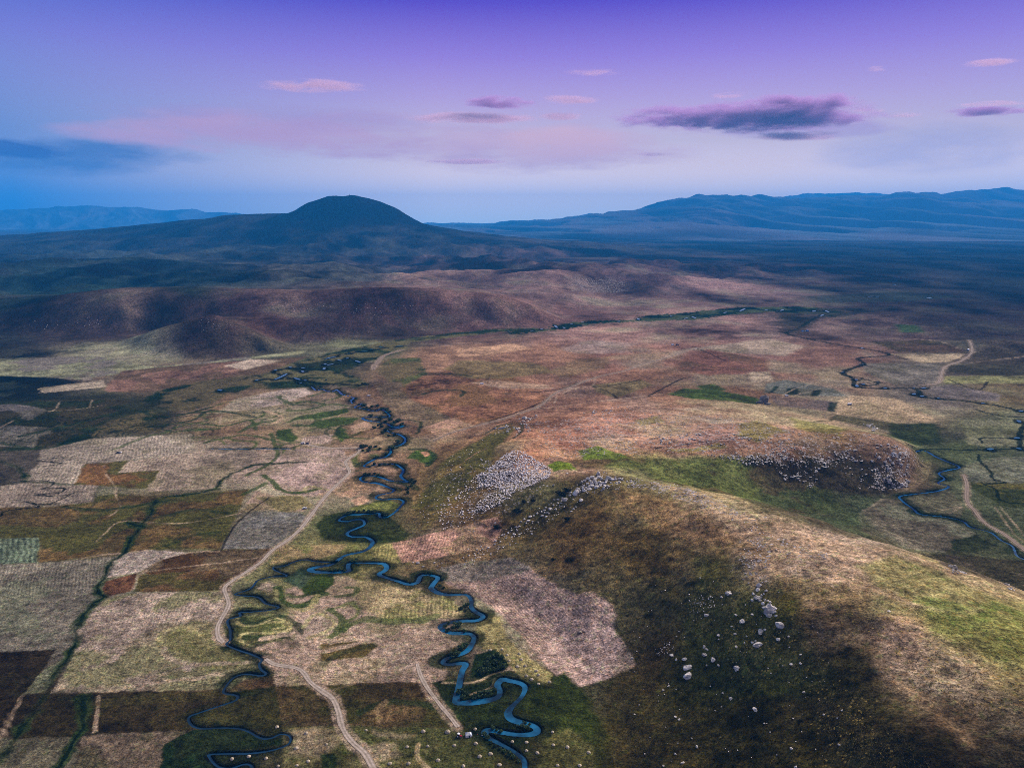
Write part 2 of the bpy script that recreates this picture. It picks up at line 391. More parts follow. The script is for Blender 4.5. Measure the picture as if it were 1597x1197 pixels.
# slow drifts of drier and greener turf; far streaks put fold shading into colour
n_a = fbm(FX, FY, 130, 5, .55, seed=50); n_b = fbm(FX, FY, 34, 4, .6, seed=51); n_c = fbm(FX, FY, 420, 4, .55, seed=52)
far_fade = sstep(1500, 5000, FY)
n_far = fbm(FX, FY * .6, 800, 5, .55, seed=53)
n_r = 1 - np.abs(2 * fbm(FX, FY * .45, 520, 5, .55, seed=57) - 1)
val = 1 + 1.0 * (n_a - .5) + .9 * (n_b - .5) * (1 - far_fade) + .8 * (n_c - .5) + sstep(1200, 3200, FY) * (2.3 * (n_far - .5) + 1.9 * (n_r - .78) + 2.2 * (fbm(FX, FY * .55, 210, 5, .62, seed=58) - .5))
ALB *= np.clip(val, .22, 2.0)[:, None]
g = sstep(.52, .68, n_c * .5 + n_a * .5)[:, None] * .45
ALB[:] = ALB * (1 - g) + g * (ALB.mean(1, keepdims=True) * np.array([.92, 1.12, .62]))
g = sstep(.55, .7, fbm(FX, FY, 90, 4, .55, seed=54))[:, None] * .35
ALB[:] = ALB * (1 - g) + g * (ALB.mean(1, keepdims=True) * np.array([1.18, .96, .82]))

WX1 = fbm(FX, FY, 9, 3, .6, seed=60) - .5; WY1 = fbm(FX, FY, 9, 3, .6, seed=61) - .5
WX2 = fbm(FX, FY, 45, 4, .6, seed=62) - .5; WY2 = fbm(FX, FY, 45, 4, .6, seed=63) - .5


def area(pts, soft=1.2, warp=2.0, big=0.0, n=1):
    """vertices near a traced patch and how much of it each one carries"""
    # patches that reach the edge of the picture go on beyond it
    pts = [(-260 if p[0] <= 0 else (1860 if p[0] >= 1597 else p[0]), 1340 if p[1] >= 1197 else p[1]) for p in pts]
    P = np.array([spot(*p) for p in (smooth_line(list(pts) + [pts[0]], n)[:-1] if n > 1 else pts)])
    sc = max(1.0, float(P[:, 1].mean()) / 600.0)
    ext = (warp + big + soft) * sc * 1.5 + 5
    x0, y0 = P.min(0) - ext; x1, y1 = P.max(0) + ext
    idx = np.nonzero((FX > x0) & (FX < x1) & (FY > y0) & (FY < y1))[0]
    px = FX[idx] + sc * (2 * warp * WX1[idx] + 2 * big * WX2[idx]); py = FY[idx] + sc * (2 * warp * WY1[idx] + 2 * big * WY2[idx])
    d = seg_dist(px, py, np.vstack([P, P[:1]]))
    d = np.where(inside(px, py, P), d, -d)
    s = soft * sc
    return idx, sstep(-s, s, d).astype(np.float32)


def field(pts, col, strength=1.0, soft=1.4, warp=2.0, big=0.0, rows=None, amp=.5, period=3.2, vary=.35, n=1, alt=None):
    idx, w = area(pts, soft, warp, big, n)
    if len(idx) == 0:
        return
    w = w * strength
    x, y = FX[idx], FY[idx]
    c = np.repeat(C(*col)[None], len(idx), 0)
    c = c * np.clip(1 + vary * 2.6 * (n_b[idx] - .5) + vary * 2.4 * (n_a[idx] - .5) + vary * 1.8 * WX1[idx], .3, 2)[:, None]
    gw = (sstep(.54, .66, fbm(x, y, 70, 5, .6, seed=71)) * .4)[:, None]
    c = c * (1 - gw) + gw * C(84, 80, 48)[None] * (c.mean() / .13) ** .6
    if alt is not None:
        t = sstep(.46, .56, fbm(x, y, 55 * max(1.0, float(y.mean()) / 900), 5, .62, seed=70))[:, None]
        c = c * (1 - t) + t * C(*alt)[None]
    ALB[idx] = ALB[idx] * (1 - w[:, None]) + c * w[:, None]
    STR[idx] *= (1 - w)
    if rows is not None:
        a = np.array(spot(*rows[0])); b = np.array(spot(*rows[1]))
        d = (b - a) / np.linalg.norm(b - a)
        k = w > .5
        ROW[idx[k]] = ((x * -d[1] + y * d[0]) / period)[k]
        fade = 1 / (1 + (float(y.mean()) / 1100.0) ** 2)
        STR[idx] = np.where(k, amp * fade * (0.35 + 1.3 * sstep(.35, .65, n_a[idx])), STR[idx])


def streak(pts, col, width=2.0, strength=1.0, soft=1.0, warp=1.5, n=4, pts_world=None, vary=False):
    P = line_w(pts, n) if pts_world is None else pts_world
    for i in range(0, len(P) - 1, 12):
        S = P[i:i + 13]
        sc = max(1.0, float(S[:, 1].mean()) / 700.0)
        e = (width + warp + soft) * sc + 6
        x0, y0 = S.min(0) - e; x1, y1 = S.max(0) + e
        idx = np.nonzero((FX > x0) & (FX < x1) & (FY > y0) & (FY < y1))[0]
        if not len(idx):
            continue
        d = seg_dist(FX[idx] + 2 * warp * sc * WX1[idx], FY[idx] + 2 * warp * sc * WY1[idx], S)
        w = (1 - sstep(width * .5, width * .5 + soft * sc, d)) * strength
        if vary:
            w = w * np.clip(.35 + 2.2 * (fbm(FX[idx], FY[idx], 28, 3, .6, seed=77) - .3), 0, 1.15)
        ALB[idx] = ALB[idx] * (1 - w[:, None]) + C(*col)[None] * w[:, None]
        STR[idx] *= (1 - w)


def swirls(pts, col, wl=55, strength=.8, width=.02, levels=(.38, .5, .62), seed=80, big=6, stretch=1.0):
    """old meander scars: thin winding bands of greener turf"""
    idx, w = area(pts, 8, 3, big)
    f = fbm(FX[idx], FY[idx] * stretch, wl, 3, .45, seed=seed)
    b = np.zeros(len(idx))
    for L in levels:
        b = np.maximum(b, np.exp(-((f - L) / width) ** 2))
    w = (w * b * strength * sstep(.3, .55, fbm(FX[idx], FY[idx], 140, 3, seed=seed + 1)))[:, None]
    ALB[idx] = ALB[idx] * (1 - w) + C(*col)[None] * w


def rocky(pts, amount, soft=6, big=6):
    idx, w = area(pts, soft, 2, big)
    ROCK[idx] = np.maximum(ROCK[idx], w * amount * (.4 + 1.2 * n_b[idx]))


def tufty(pts, amount, soft=8, big=8):
    idx, w = area(pts, soft, 2, big)
    TUFT[idx] = np.maximum(TUFT[idx], w * amount)


PALE, TAUPE, LUSH, MARSH, DARK = (150,132,118), (128,114,104), (58,78,30), (20,38,24), (44,40,22)
# ---- far left marsh and terrace foot
field([(0,588),(80,582),(120,592),(90,606),(50,622),(0,626)], (18,28,26), strength=.9, soft=14, warp=6, big=20, alt=(44,52,40))
field([(0,640),(60,625),(160,622),(205,625),(180,650),(150,665),(115,690),(55,700),(0,708)], (40,50,24), soft=4, big=8, alt=(58,54,32))
field([(0,566),(150,555),(240,572),(300,566),(420,553),(480,545),(470,552),(330,566),(220,578),(120,592),(70,588),(0,576)], (120,122,92), soft=2, warp=2, alt=(104,98,90))
field([(0,540),(60,548),(120,545),(60,560),(0,562)], (24,30,24), strength=.8, soft=12, warp=6, big=14, alt=(60,60,46))
field([(60,605),(160,592),(168,603),(65,613)], (134,122,104), soft=1)
field([(124,585),(140,581),(144,592),(128,594)], (118,110,98), soft=1)
field([(165,602),(190,578),(300,568),(420,560),(480,556),(420,580),(330,600),(215,612),(165,610)], (108,80,66), soft=2, vary=.5, alt=(92,74,54))
field([(350,570),(390,560),(440,562),(380,577)], (152,136,120), soft=2)
for p in [[(225,620),(260,605),(330,592),(420,582),(440,600),(360,612),(300,640),(230,635)], [(95,690),(150,665),(230,640),(260,645),(220,660),(160,672),(140,688),(80,700)], [(170,660),(215,655),(250,672),(190,675)]]:
    field(p, (32,48,22), soft=3, warp=4, big=9, alt=(84,76,48))
field([(0,632),(30,630),(55,634),(75,640),(50,655),(40,656),(20,640),(0,640)], (84,80,78), soft=1.5)
field([(0,668),(80,667),(82,675),(60,680),(55,697),(0,695)], (96,92,88), soft=1, rows=((40,690),(52,672)), amp=.5, period=5)
swirls([(0,690),(130,650),(330,640),(340,690),(100,700),(0,720)], (26,40,20), wl=45, seed=83)
# ---- flood plain swirls
FL = [(330,690),(360,640),(480,605),(540,640),(560,690),(520,760),(440,800),(380,740)]
field([(338,645),(365,622),(440,608),(482,604),(486,614),(440,630),(385,640)], (146,130,120), soft=2, alt=(128,116,96))
swirls([(230,680),(330,630),(480,610),(560,640),(620,680),(560,740),(400,720),(300,700)], (70,84,36), wl=95, strength=.9, width=.022, levels=(.4,.54), seed=81, stretch=1.3)
swirls([(230,640),(330,630),(480,610),(550,640),(550,690),(400,690),(260,690)], (34,52,24), wl=80, strength=.8, width=.012, levels=(.46,), seed=88, stretch=1.5)
for p in [[(430,670),(450,668),(465,682),(455,690),(432,684)], [(480,660),(520,650),(560,652),(540,662),(500,668)], [(520,675),(535,665),(545,680),(530,690)], [(452,655),(500,642),(540,636),(545,642),(500,652)]]:
    field(p, (62,78,32), soft=1.5, warp=2, big=3)
field([(402,738),(425,714),(470,699),(535,702),(543,728),(538,746),(515,768),(470,775),(430,765)], (150,130,122), soft=2, warp=2, n=2, vary=.4)
field([(470,682),(520,676),(515,692),(472,692)], (138,120,108), rows=((480,690),(484,680)), amp=.5, period=4)
field([(375,800),(400,765),(460,780),(478,797),(400,795)], (140,120,106), soft=1.5, alt=(112,100,76), rows=((400,790),(460,784)), amp=.3)
field([(400,775),(470,772),(490,790),(440,800)], (116,106,74), soft=2, big=2)
for p in [[(530,768),(550,762),(560,770),(548,776)], [(545,780),(565,772),(578,780),(560,788)], [(590,712),(608,706),(615,716),(590,720)], [(600,726),(615,728),(618,740),(602,734)], [(560,690),(590,680),(605,684),(575,692)], [(545,665),(575,655),(580,668),(550,676)], [(655,704),(668,700),(672,712),(660,716)]]:
    field(p, (152,124,102), soft=1.2, warp=1.5, big=1)
field([(630,715),(648,702),(672,701),(680,712),(668,726),(650,716)], (66,86,34), soft=1.5, warp=2)
field([(655,705),(668,702),(672,709),(662,712)], (150,112,88), soft=1)
# ---- left fields, those at the edge darkened for the view's corner falloff
field([(0,788),(70,784),(180,770),(260,775),(390,762),(372,797),(345,855),(230,857),(62,877),(62,838),(0,840)], (86,70,42), soft=1.5, alt=(74,72,36), vary=.5, big=2)
field([(65,700),(105,693),(140,684),(300,676),(298,695),(283,708),(200,717),(130,723),(118,754),(35,748),(60,722)], (128,118,106), rows=((200,710),(206,682)), amp=.5, period=4.2)
field([(197,720),(285,707),(370,690),(400,700),(395,720),(345,745),(335,762),(225,766),(250,733),(185,737)], (134,120,106), rows=((240,760),(262,718)), amp=.5, period=4.2)
field([(115,757),(152,753),(145,782),(75,790),(0,796),(40,752)], (110,100,90), rows=((110,786),(118,758)), amp=.5, period=4)
field([(130,724),(200,718),(185,737),(250,733),(228,762),(118,755)], (98,72,44), soft=1.2, alt=(82,78,40))
for p in [[(115,712),(85,714),(60,718),(95,722),(60,728)], [(20,752),(60,748),(85,755),(65,762),(100,760),(92,768),(55,772),(100,772),(115,768),(75,786),(40,782),(60,790),(10,796),(0,805)]]:
    streak(p, (22,30,18), 1.5, .9, .8, 2)
field([(0,841),(62,838),(58,877),(0,885)], (78,88,72), soft=1.0, rows=((20,882),(22,842)), amp=.75, period=4.6)
field([(345,855),(360,826),(385,801),(400,797),(470,799),(482,806),(440,845),(425,856)], (104,102,98), soft=1.2, rows=((370,850),(470,815)), amp=.25, period=9, alt=(96,92,84))
field([(0,884),(62,878),(120,873),(182,866),(170,880),(163,905),(150,918),(158,935),(125,965),(118,990),(112,1005),(90,1011),(0,1031)], (100,95,84), soft=1.2, rows=((60,1010),(72,950)), amp=.45, period=2.6, alt=(98,98,82))
field([(182,866),(228,857),(297,861),(250,874),(214,892),(165,902),(172,880)], (124,114,106), soft=1.2)
field([(297,861),(345,857),(424,855),(402,880),(352,908),(215,893),(250,873)], (80,68,50), soft=1, vary=.6, alt=(78,58,36))
field([(160,908),(213,893),(208,921),(163,930)], (84,58,40), soft=.7)
field([(216,896),(340,888),(352,912),(345,921),(210,923)], (88,68,44), soft=1.2, alt=(76,70,38))
field([(165,933),(205,925),(345,921),(350,945),(338,985),(365,1014),(405,1035),(405,1050),(350,1074),(80,1081),(110,1032),(125,975)], (136,122,110), soft=1.2, alt=(108,104,78), rows=((160,980),(190,930)), amp=.3, period=2.8, vary=.5)
field([(250,990),(300,965),(345,975),(350,1010),(400,1035),(330,1045),(260,1020)], (96,94,56), strength=.7, soft=5, big=5)
field([(0,1031),(90,1012),(62,1050),(35,1082),(10,1140),(0,1150)], (48,40,24), soft=.8)
field([(35,1082),(62,1050),(110,1015),(85,1050),(72,1080)], (96,98,80), soft=.8)
field([(78,1082),(350,1076),(347,1095),(294,1112),(298,1137),(130,1145),(60,1152),(30,1150)], (52,45,27), soft=1.2, alt=(62,54,30), vary=.5)
field([(70,1085),(125,1085),(135,1140),(70,1150),(30,1160),(40,1130)], (34,38,20), strength=.8, soft=10, warp=3, big=10, alt=(48,42,24))
field([(0,1160),(60,1150),(122,1148),(112,1197),(0,1197)], (86,82,66), soft=1)
field([(132,1146),(300,1138),(255,1160),(242,1215),(85,1215)], (98,86,72), soft=1, alt=(84,78,58))
field([(255,1160),(300,1137),(355,1134),(430,1150),(452,1146),(451,1157),(330,1175),(340,1215),(238,1215)], (36,54,28), soft=1)
field([(355,1080),(430,1068),(440,1120),(440,1145),(380,1136),(300,1130),(298,1114),(345,1100)], (56,54,28), soft=1, alt=(44,46,24))
# ---- between creek and river
field([(445,918),(525,892),(560,905),(690,928),(735,966),(690,985),(700,1030),(692,1062),(430,1069),(418,1034),(372,1008),(440,1000),(450,960)], (136,118,104), soft=1.2, alt=(122,110,88), vary=.4)
field([(555,905),(600,905),(700,930),(730,962),(600,968),(560,945)], (140,126,96), soft=1.5, rows=((640,965),(646,925)), amp=.6, period=3.2, alt=(118,114,74))
swirls([(365,930),(440,900),(560,905),(570,960),(520,1000),(380,1000)], (84,96,48), wl=46, strength=.9, width=.03, levels=(.42,.58), seed=84)
swirls([(365,940),(440,930),(540,950),(540,1000),(380,1000)], (136,136,84), wl=46, strength=.7, width=.012, levels=(.5,), seed=86)
field([(365,965),(420,960),(460,970),(455,990),(375,1000),(362,985)], (74,84,42), strength=.75, soft=4, big=3)
field([(500,1000),(540,990),(590,1005),(570,1025),(500,1030)], (92,80,46), soft=1.2, big=1)
for p in [[(600,1010),(640,1000),(650,1040),(610,1045)], [(470,965),(520,955),(525,985),(470,995)]]:
    field(p, (150,134,120), strength=.7, soft=4, big=3)
field([(470,915),(490,895),(520,895),(520,910),(500,925),(475,930)], (56,72,28), soft=1.2, warp=1.5)
field([(440,905),(470,885),(490,897),(470,918)], (60,76,56), soft=2)
field([(395,915),(420,905),(440,915),(420,925)], (120,108,94), soft=2)
field([(432,850),(560,848),(600,850),(600,876),(545,880),(470,872),(420,880)], (106,106,62), soft=2, alt=(128,112,80), big=1)
field([(490,818),(508,803),(545,797),(600,800),(640,832),(622,846),(560,846),(505,842)], (50,58,26), soft=2, warp=2, big=2)
field([(600,778),(628,786),(612,800),(560,798),(545,792)], (92,96,50), soft=1, rows=((580,798),(600,784)), amp=.4)
field([(595,852),(612,845),(775,804),(783,826),(768,852),(690,868),(640,876),(600,875)], (138,108,94), soft=1.2, rows=((690,866),(700,832)), amp=.5, period=3.0)
field([(575,855),(612,846),(625,876),(590,878)], (118,112,70), soft=1.2, rows=((604,874),(606,850)), amp=.5, period=3.2)
field([(680,888),(735,874),(800,868),(828,885),(760,905),(690,907)], (100,92,84), soft=1.2, rows=((720,900),(760,874)), amp=.35, period=2.6)
field([(690,907),(760,904),(826,886),(852,905),(902,926),(918,921),(952,940),(963,958),(955,970),(992,1036),(905,1071),(866,1055),(825,1003),(785,962),(750,935)], (144,122,110), soft=1.2, rows=((800,905),(905,1000)), amp=.38, period=2.2, vary=.45, alt=(122,104,96))
field([(870,960),(955,970),(992,1036),(905,1071),(866,1055),(840,1020)], (134,116,110), strength=.6, soft=2, rows=((840,1000),(930,965)), amp=.25, period=2.4)
field([(745,950),(782,962),(790,995),(860,1050),(858,1066),(820,1062),(775,1020),(740,1005)], (118,110,74), soft=1.5, warp=2.5, big=1, alt=(128,116,92))
field([(858,1058),(880,1048),(905,1072),(870,1085)], (52,62,26), soft=2)
field([(430,1070),(692,1063),(706,1110),(716,1132),(585,1131),(440,1122)], (70,58,36), soft=1.2, alt=(62,60,30), vary=.55)
field([(560,1105),(600,1085),(660,1095),(650,1125),(560,1128)], (104,82,58), strength=.6, soft=4, big=3)
field([(675,1062),(712,1060),(705,1110),(780,1095),(795,1115),(800,1128),(715,1132),(700,1110)], (46,56,26), soft=1.2, big=1)
field([(725,1070),(776,1060),(778,1082),(730,1092),(716,1080)], (38,50,24), soft=1)
field([(740,1020),(775,1012),(792,1035),(770,1058),(730,1055)], (32,46,22), soft=1.5)
for p in [[(690,1064),(740,1063),(770,1050),(790,1045)], [(735,1082),(765,1072),(772,1058)]]:
    streak(p, (146,130,108), 1.6, .8, .6, .6)
field([(805,1062),(905,1072),(925,1105),(960,1160),(975,1215),(940,1215),(890,1150),(840,1130),(815,1112),(800,1105)], (50,58,22), soft=3, big=3)
field([(440,1131),(720,1134),(760,1160),(815,1215),(450,1215)], (88,84,54), soft=1, alt=(70,72,40), vary=.4)
for p in [[(445,1140),(500,1130),(540,1150),(500,1180),(450,1175)], [(580,1138),(650,1145),(640,1152),(590,1147)], [(570,1165),(620,1155),(625,1180),(590,1190)]]:
    field(p, (124,110,92), strength=.7, soft=3, big=2)
field([(500,1175),(525,1172),(528,1200),(500,1200)], (46,58,26), soft=1)
streak([(652,1160),(650,1176),(655,1186),(668,1197)], (134,120,92), 2.2, .9, .8, .5)
field([(845,1145),(890,1135),(925,1165),(950,1215),(830,1215),(840,1170)], (80,80,44), soft=2, rows=((860,1200),(890,1145)), amp=.3, period=3)
# ---- middle plain
field([(587,578),(605,558),(655,558),(668,588),(632,606),(610,600)], (82,88,46), soft=2, warp=2, big=2, alt=(98,86,54))
field([(585,598),(625,594),(640,622),(662,630),(704,652),(690,664),(660,668),(600,630)], (104,88,66), soft=1.5, rows=((640,655),(615,605)), amp=.2, period=9)
field([(625,606),(660,585),(720,574),(800,588),(862,624),(745,663),(704,650),(645,624)], (118,82,58), soft=3, vary=.6, alt=(112,82,50))
field([(660,667),(708,651),(742,664),(690,681)], (148,116,96), soft=1.2)
field([(705,545),(800,535),(832,544),(722,558)], (164,128,98), soft=3, big=4)
field([(735,597),(760,592),(860,600),(850,606),(780,606)], (134,108,86), soft=2)
field([(690,575),(720,562),(830,565),(870,580),(780,590),(730,590)], (104,92,54), strength=.8, soft=3, big=5)
field([(860,580),(900,560),(960,555),(940,575),(880,590)], (112,94,60), strength=.6, soft=4, big=6)
field([(870,545),(920,530),(990,535),(970,550),(900,552)], (126,110,104), strength=.7, soft=4, big=5)
field([(1030,560),(1060,545),(1200,528),(1255,540),(1225,555),(1110,548),(1075,545)], (134,118,102), soft=3, rows=((1120,552),(1230,530)), amp=.5, period=14)
field([(1060,560),(1100,545),(1200,560),(1195,580),(1100,585),(1050,575)], (112,76,62), soft=4, big=5)
field([(920,600),(1000,592),(1020,600),(960,620),(930,612)], (106,92,60), soft=2, big=2)
for p in [[(1040,615),(1065,605),(1120,608),(1190,622),(1180,630),(1080,622)], [(1085,602),(1110,598),(1135,608),(1100,610)]]:
    field(p, (66,84,28), soft=2, warp=2, big=2)
field([(1168,580),(1200,579),(1206,594),(1172,596)], (150,134,112), soft=1.5)
field([(1195,598),(1225,592),(1300,606),(1320,618),(1240,616),(1190,612)], (92,94,86), soft=1.5)
for p in [[(1208,602),(1216,602),(1206,612),(1199,612)], [(1228,605),(1246,605),(1243,616),(1224,615)], [(1268,608),(1282,608),(1276,618),(1264,617)]]:
    field(p, (44,56,40), soft=1.2, warp=.6)
field([(1195,615),(1300,626),(1306,642),(1215,633)], (116,96,84), soft=1.5, alt=(96,84,78))
field([(1292,627),(1308,628),(1304,642),(1290,640)], (52,58,46), soft=.8)
field([(1308,625),(1330,616),(1400,622),(1462,656),(1400,658),(1302,645)], (148,128,100), soft=2, rows=((1400,655),(1408,640)), amp=.5, period=5)
field([(1245,660),(1302,646),(1400,660),(1480,668),(1440,690),(1380,670),(1300,655)], (66,66,40), strength=.8, soft=2, big=2)
field([(1390,660),(1460,660),(1475,690),(1430,695),(1385,680)], (54,64,36), soft=3, big=3)
field([(1390,552),(1512,551),(1480,564),(1440,566)], (146,130,104), soft=1.5)
field([(1360,533),(1450,530),(1510,549),(1400,549)], (66,58,36), soft=2, big=2, alt=(84,66,50))
field([(1395,505),(1430,507),(1442,518),(1405,518)], (58,80,44), soft=3)
field([(1340,566),(1470,567),(1462,598),(1395,600),(1350,580)], (106,100,90), soft=1.5)
field([(1475,568),(1590,568),(1597,584),(1520,584),(1478,580)], (66,62,44), soft=1.5)
field([(1475,586),(1597,584),(1590,598),(1470,598)], (118,118,72), soft=1.5)
field([(1440,606),(1480,600),(1560,614),(1560,626),(1470,620)], (96,88,84), soft=2)
field([(1500,655),(1597,650),(1597,700),(1510,694)], (102,104,74), soft=2, rows=((1540,690),(1550,655)), amp=.4, period=4, alt=(104,104,80))
field([(1490,728),(1560,712),(1597,712),(1597,760),(1520,755)], (100,102,86), soft=2, alt=(98,100,80))
field([(1410,775),(1480,762),(1505,790),(1495,808),(1430,796)], (90,88,70), soft=1.5)
field([(1500,752),(1597,755),(1597,800),(1560,790)], (88,84,44), soft=3, big=2, alt=(58,64,34))
field([(1338,800),(1375,776),(1402,779),(1438,803),(1502,816),(1520,832),(1470,862),(1400,850),(1350,832)], (96,90,76), soft=1.2, rows=((1350,795),(1480,835)), amp=.7, period=7, alt=(92,92,76))
field([(1480,842),(1520,835),(1555,850),(1520,862),(1490,858)], (50,60,38), soft=2)
field([(1400,852),(1470,864),(1560,870),(1597,905),(1597,940),(1480,895)], (80,72,62), soft=2, alt=(66,62,44))
# ---- gully, plateau, hill
field([(880,716),(940,712),(960,705),(1010,715),(1130,712),(1210,722),(1290,760),(1330,800),(1250,800),(1100,765),(1000,735),(900,735)], (72,78,40), strength=.85, soft=7, big=10, alt=(74,64,42))
field([(1200,742),(1300,770),(1345,795),(1400,850),(1320,840),(1200,800),(1150,775)], (48,56,36), strength=.75, soft=8, big=10, alt=(60,56,40))
field([(1150,718),(1220,712),(1300,716),(1400,725),(1400,765),(1330,770),(1230,752)], (54,48,36), strength=.85, soft=4, big=4)
field([(900,702),(930,695),(985,715),(910,718)], (80,92,36), soft=2, big=3)
field([(855,725),(870,718),(890,722),(900,733),(865,735)], (84,98,30), soft=1.5)
field([(1030,690),(1200,690),(1280,700),(1300,714),(1160,712),(1040,705)], (122,92,76), strength=.7, soft=4, big=5)
for p in [[(1150,660),(1180,655),(1230,672),(1180,690),(1150,680)], [(990,655),(1030,648),(1040,660),(1000,664)], [(1040,700),(1120,690),(1130,698),(1060,706)], [(1230,650),(1320,668),(1310,680),(1240,668)]]:
    field(p, (100,98,46), strength=.7, soft=3, big=5)
field([(640,790),(690,720),(790,660),(810,665),(770,700),(760,745),(700,790),(660,830)], (92,78,44), soft=4, big=3, alt=(78,74,38))
streak([(727,717),(745,705),(757,700)], (132,104,78), 1.6, .8, .8)
streak([(640,780),(668,757),(690,742),(725,720)], (118,96,62), 1.4, .5, .8)
field([(960,765),(1050,780),(1150,830),(1200,870),(1150,860),(1050,830),(980,800)], (118,92,62), strength=.6, soft=7, big=8)
field([(1000,748),(1100,772),(1190,812),(1300,842),(1400,858),(1500,892),(1597,936),(1597,990),(1500,960),(1400,940),(1290,905),(1200,870),(1100,800)], (148,126,104), strength=.55, soft=7, big=6)
field([(1335,880),(1400,870),(1480,900),(1560,935),(1597,960),(1597,1010),(1520,970),(1430,940),(1350,905)], (78,92,40), strength=.75, soft=5, big=8, alt=(108,104,64))
field([(1175,850),(1230,900),(1280,955),(1340,1010),(1480,1130),(1500,1160),(1440,1090),(1330,1000),(1250,945)], (136,112,84), strength=.65, soft=6, big=7)
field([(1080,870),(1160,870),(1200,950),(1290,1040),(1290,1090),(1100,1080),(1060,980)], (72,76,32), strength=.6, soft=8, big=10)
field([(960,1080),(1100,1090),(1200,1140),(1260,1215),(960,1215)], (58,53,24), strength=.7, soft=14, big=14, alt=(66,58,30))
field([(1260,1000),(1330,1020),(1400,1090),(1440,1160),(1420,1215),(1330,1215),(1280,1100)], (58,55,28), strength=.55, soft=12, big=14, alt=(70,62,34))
for p in [(1016,912),(1078,910),(1145,1038),(1180,1150),(1010,960),(888,873)]:
    u, v = p
    field([(u-9,v),(u,v-5),(u+10,v-1),(u+4,v+6),(u-6,v+5)], (22,26,12), strength=.8, soft=2, warp=1.5)
tufty([(1060,930),(1150,890),(1180,950),(1270,1040),(1180,1050),(1080,990)], .55)
tufty([(1250,1050),(1330,1080),(1460,1197),(1330,1197),(1260,1110)], .5)
tufty([(1190,900),(1290,950),(1400,1040),(1500,1100),(1597,1190),(1597,1000),(1400,930),(1290,880)], .25)
rocky([(740,790),(690,740),(760,715),(850,735),(850,760),(760,830),(700,830)], .35)
rocky([(830,660),(1000,640),(1150,650),(1250,670),(1400,690),(1290,712),(1000,705),(860,715)], .55)
rocky([(1050,676),(1130,668),(1200,685),(1110,692),(1000,695)], .85)
rocky([(1120,712),(1230,706),(1290,716),(1330,725),(1240,722)], .9)
rocky([(975,742),(1110,772),(1180,812),(1150,815),(1050,775),(980,757)], .8, 3, 2)
rocky([(1180,830),(1260,850),(1300,870),(1240,872)], .5)
rocky([(1150,840),(1200,840),(1200,900),(1140,890)], .6)
rocky([(1395,700),(1430,710),(1410,760),(1340,760)], .9)
rocky([(880,430),(960,430),(980,450),(900,455)], .8)

# ---- dark field edges, small tracks
for p, wdt in [([(805,612),(850,610),(880,605),(900,597)], 3), ([(925,604),(960,600),(1000,592)], 3), ([(935,606),(955,614),(965,622),(990,622),(1020,618)], 2.5), ([(1080,540),(1100,548),(1130,562)], 2),
               ([(1010,618),(1060,592),(1075,588)], 2.5), ([(1540,595),(1525,608),(1480,592)], 2.5), ([(1020,700),(1100,688),(1180,676)], 1.5), ([(850,680),(980,681),(1120,674),(1160,682)], 1.2),
               ([(345,858),(362,825),(385,801),(420,775)], 1.2), ([(745,662),(800,645),(850,625)], 2)]:
    streak(p, (38,34,26), wdt, .8, 1.2, 1)
for p, wdt in [([(163,725),(166,740),(180,758),(180,772),(188,788),(178,800),(171,803.5)], 1.6), ([(150,845),(165,830),(188,813),(238,814.5),(282,816),(332,808),(376,800)], 1.2), ([(119,872),(150,866),(200,861),(228,858)], 3),
               ([(207,920),(212,905),(217,898),(250,873.5),(297,861.5),(341,859)], 2.2), ([(213,893),(300,882),(352,876),(400,870)], 1.4), ([(35,1085),(20,1110),(0,1150)], 2.2), ([(153,1085),(152,1110),(148,1140)], 1.6),
               ([(440,1037),(475,1024),(525,1012),(591,998),(640,990)], 2.2), ([(500,1010),(560,1003),(690,985)], 2.4), ([(600,1040),(625,1015),(655,1003)], 1.6), ([(500,1078),(530,1072),(560,1062)], 1.5),
               ([(76,642),(86,638),(93,627)], 1.3), ([(140,634),(143,624)], 1.3), ([(75,641),(120,638),(165,631)], 1), ([(0,666),(20,656)], 2), ([(345,648),(343,660)], 2),
               ([(500,703),(520,720),(535,738)], 2.2), ([(864,628),(872,616),(900,604),(925,600),(928,588)], 2.2), ([(735,596),(790,603),(900,606)], 3), ([(1500,545),(1450,530),(1330,527)], 3), ([(1510,566),(1560,560),(1597,556)], 3),
               ([(1480,800),(1500,790),(1470,795)], 1.2), ([(1552,790),(1580,830),(1597,845)], 1.3), ([(1560,790),(1597,835)], 1.2), ([(1220,616),(1240,606),(1260,600)], 1), ([(1300,600),(1240,616)], 1),
               ([(820,640),(900,630),(1000,618),(1050,612)], 2.5), ([(890,730),(905,736),(935,733),(1000,745),(1060,756)], 1.5)]:
    streak(p, (146,128,110), wdt * .8, .6, 1.2, 1.2, vary=True)
# old loops of the river: rings and crescents in the turf
def zq(l, ox=300, oy=780, k=3.99):
    return [(ox + a / k, oy + b / k) for a, b in l]


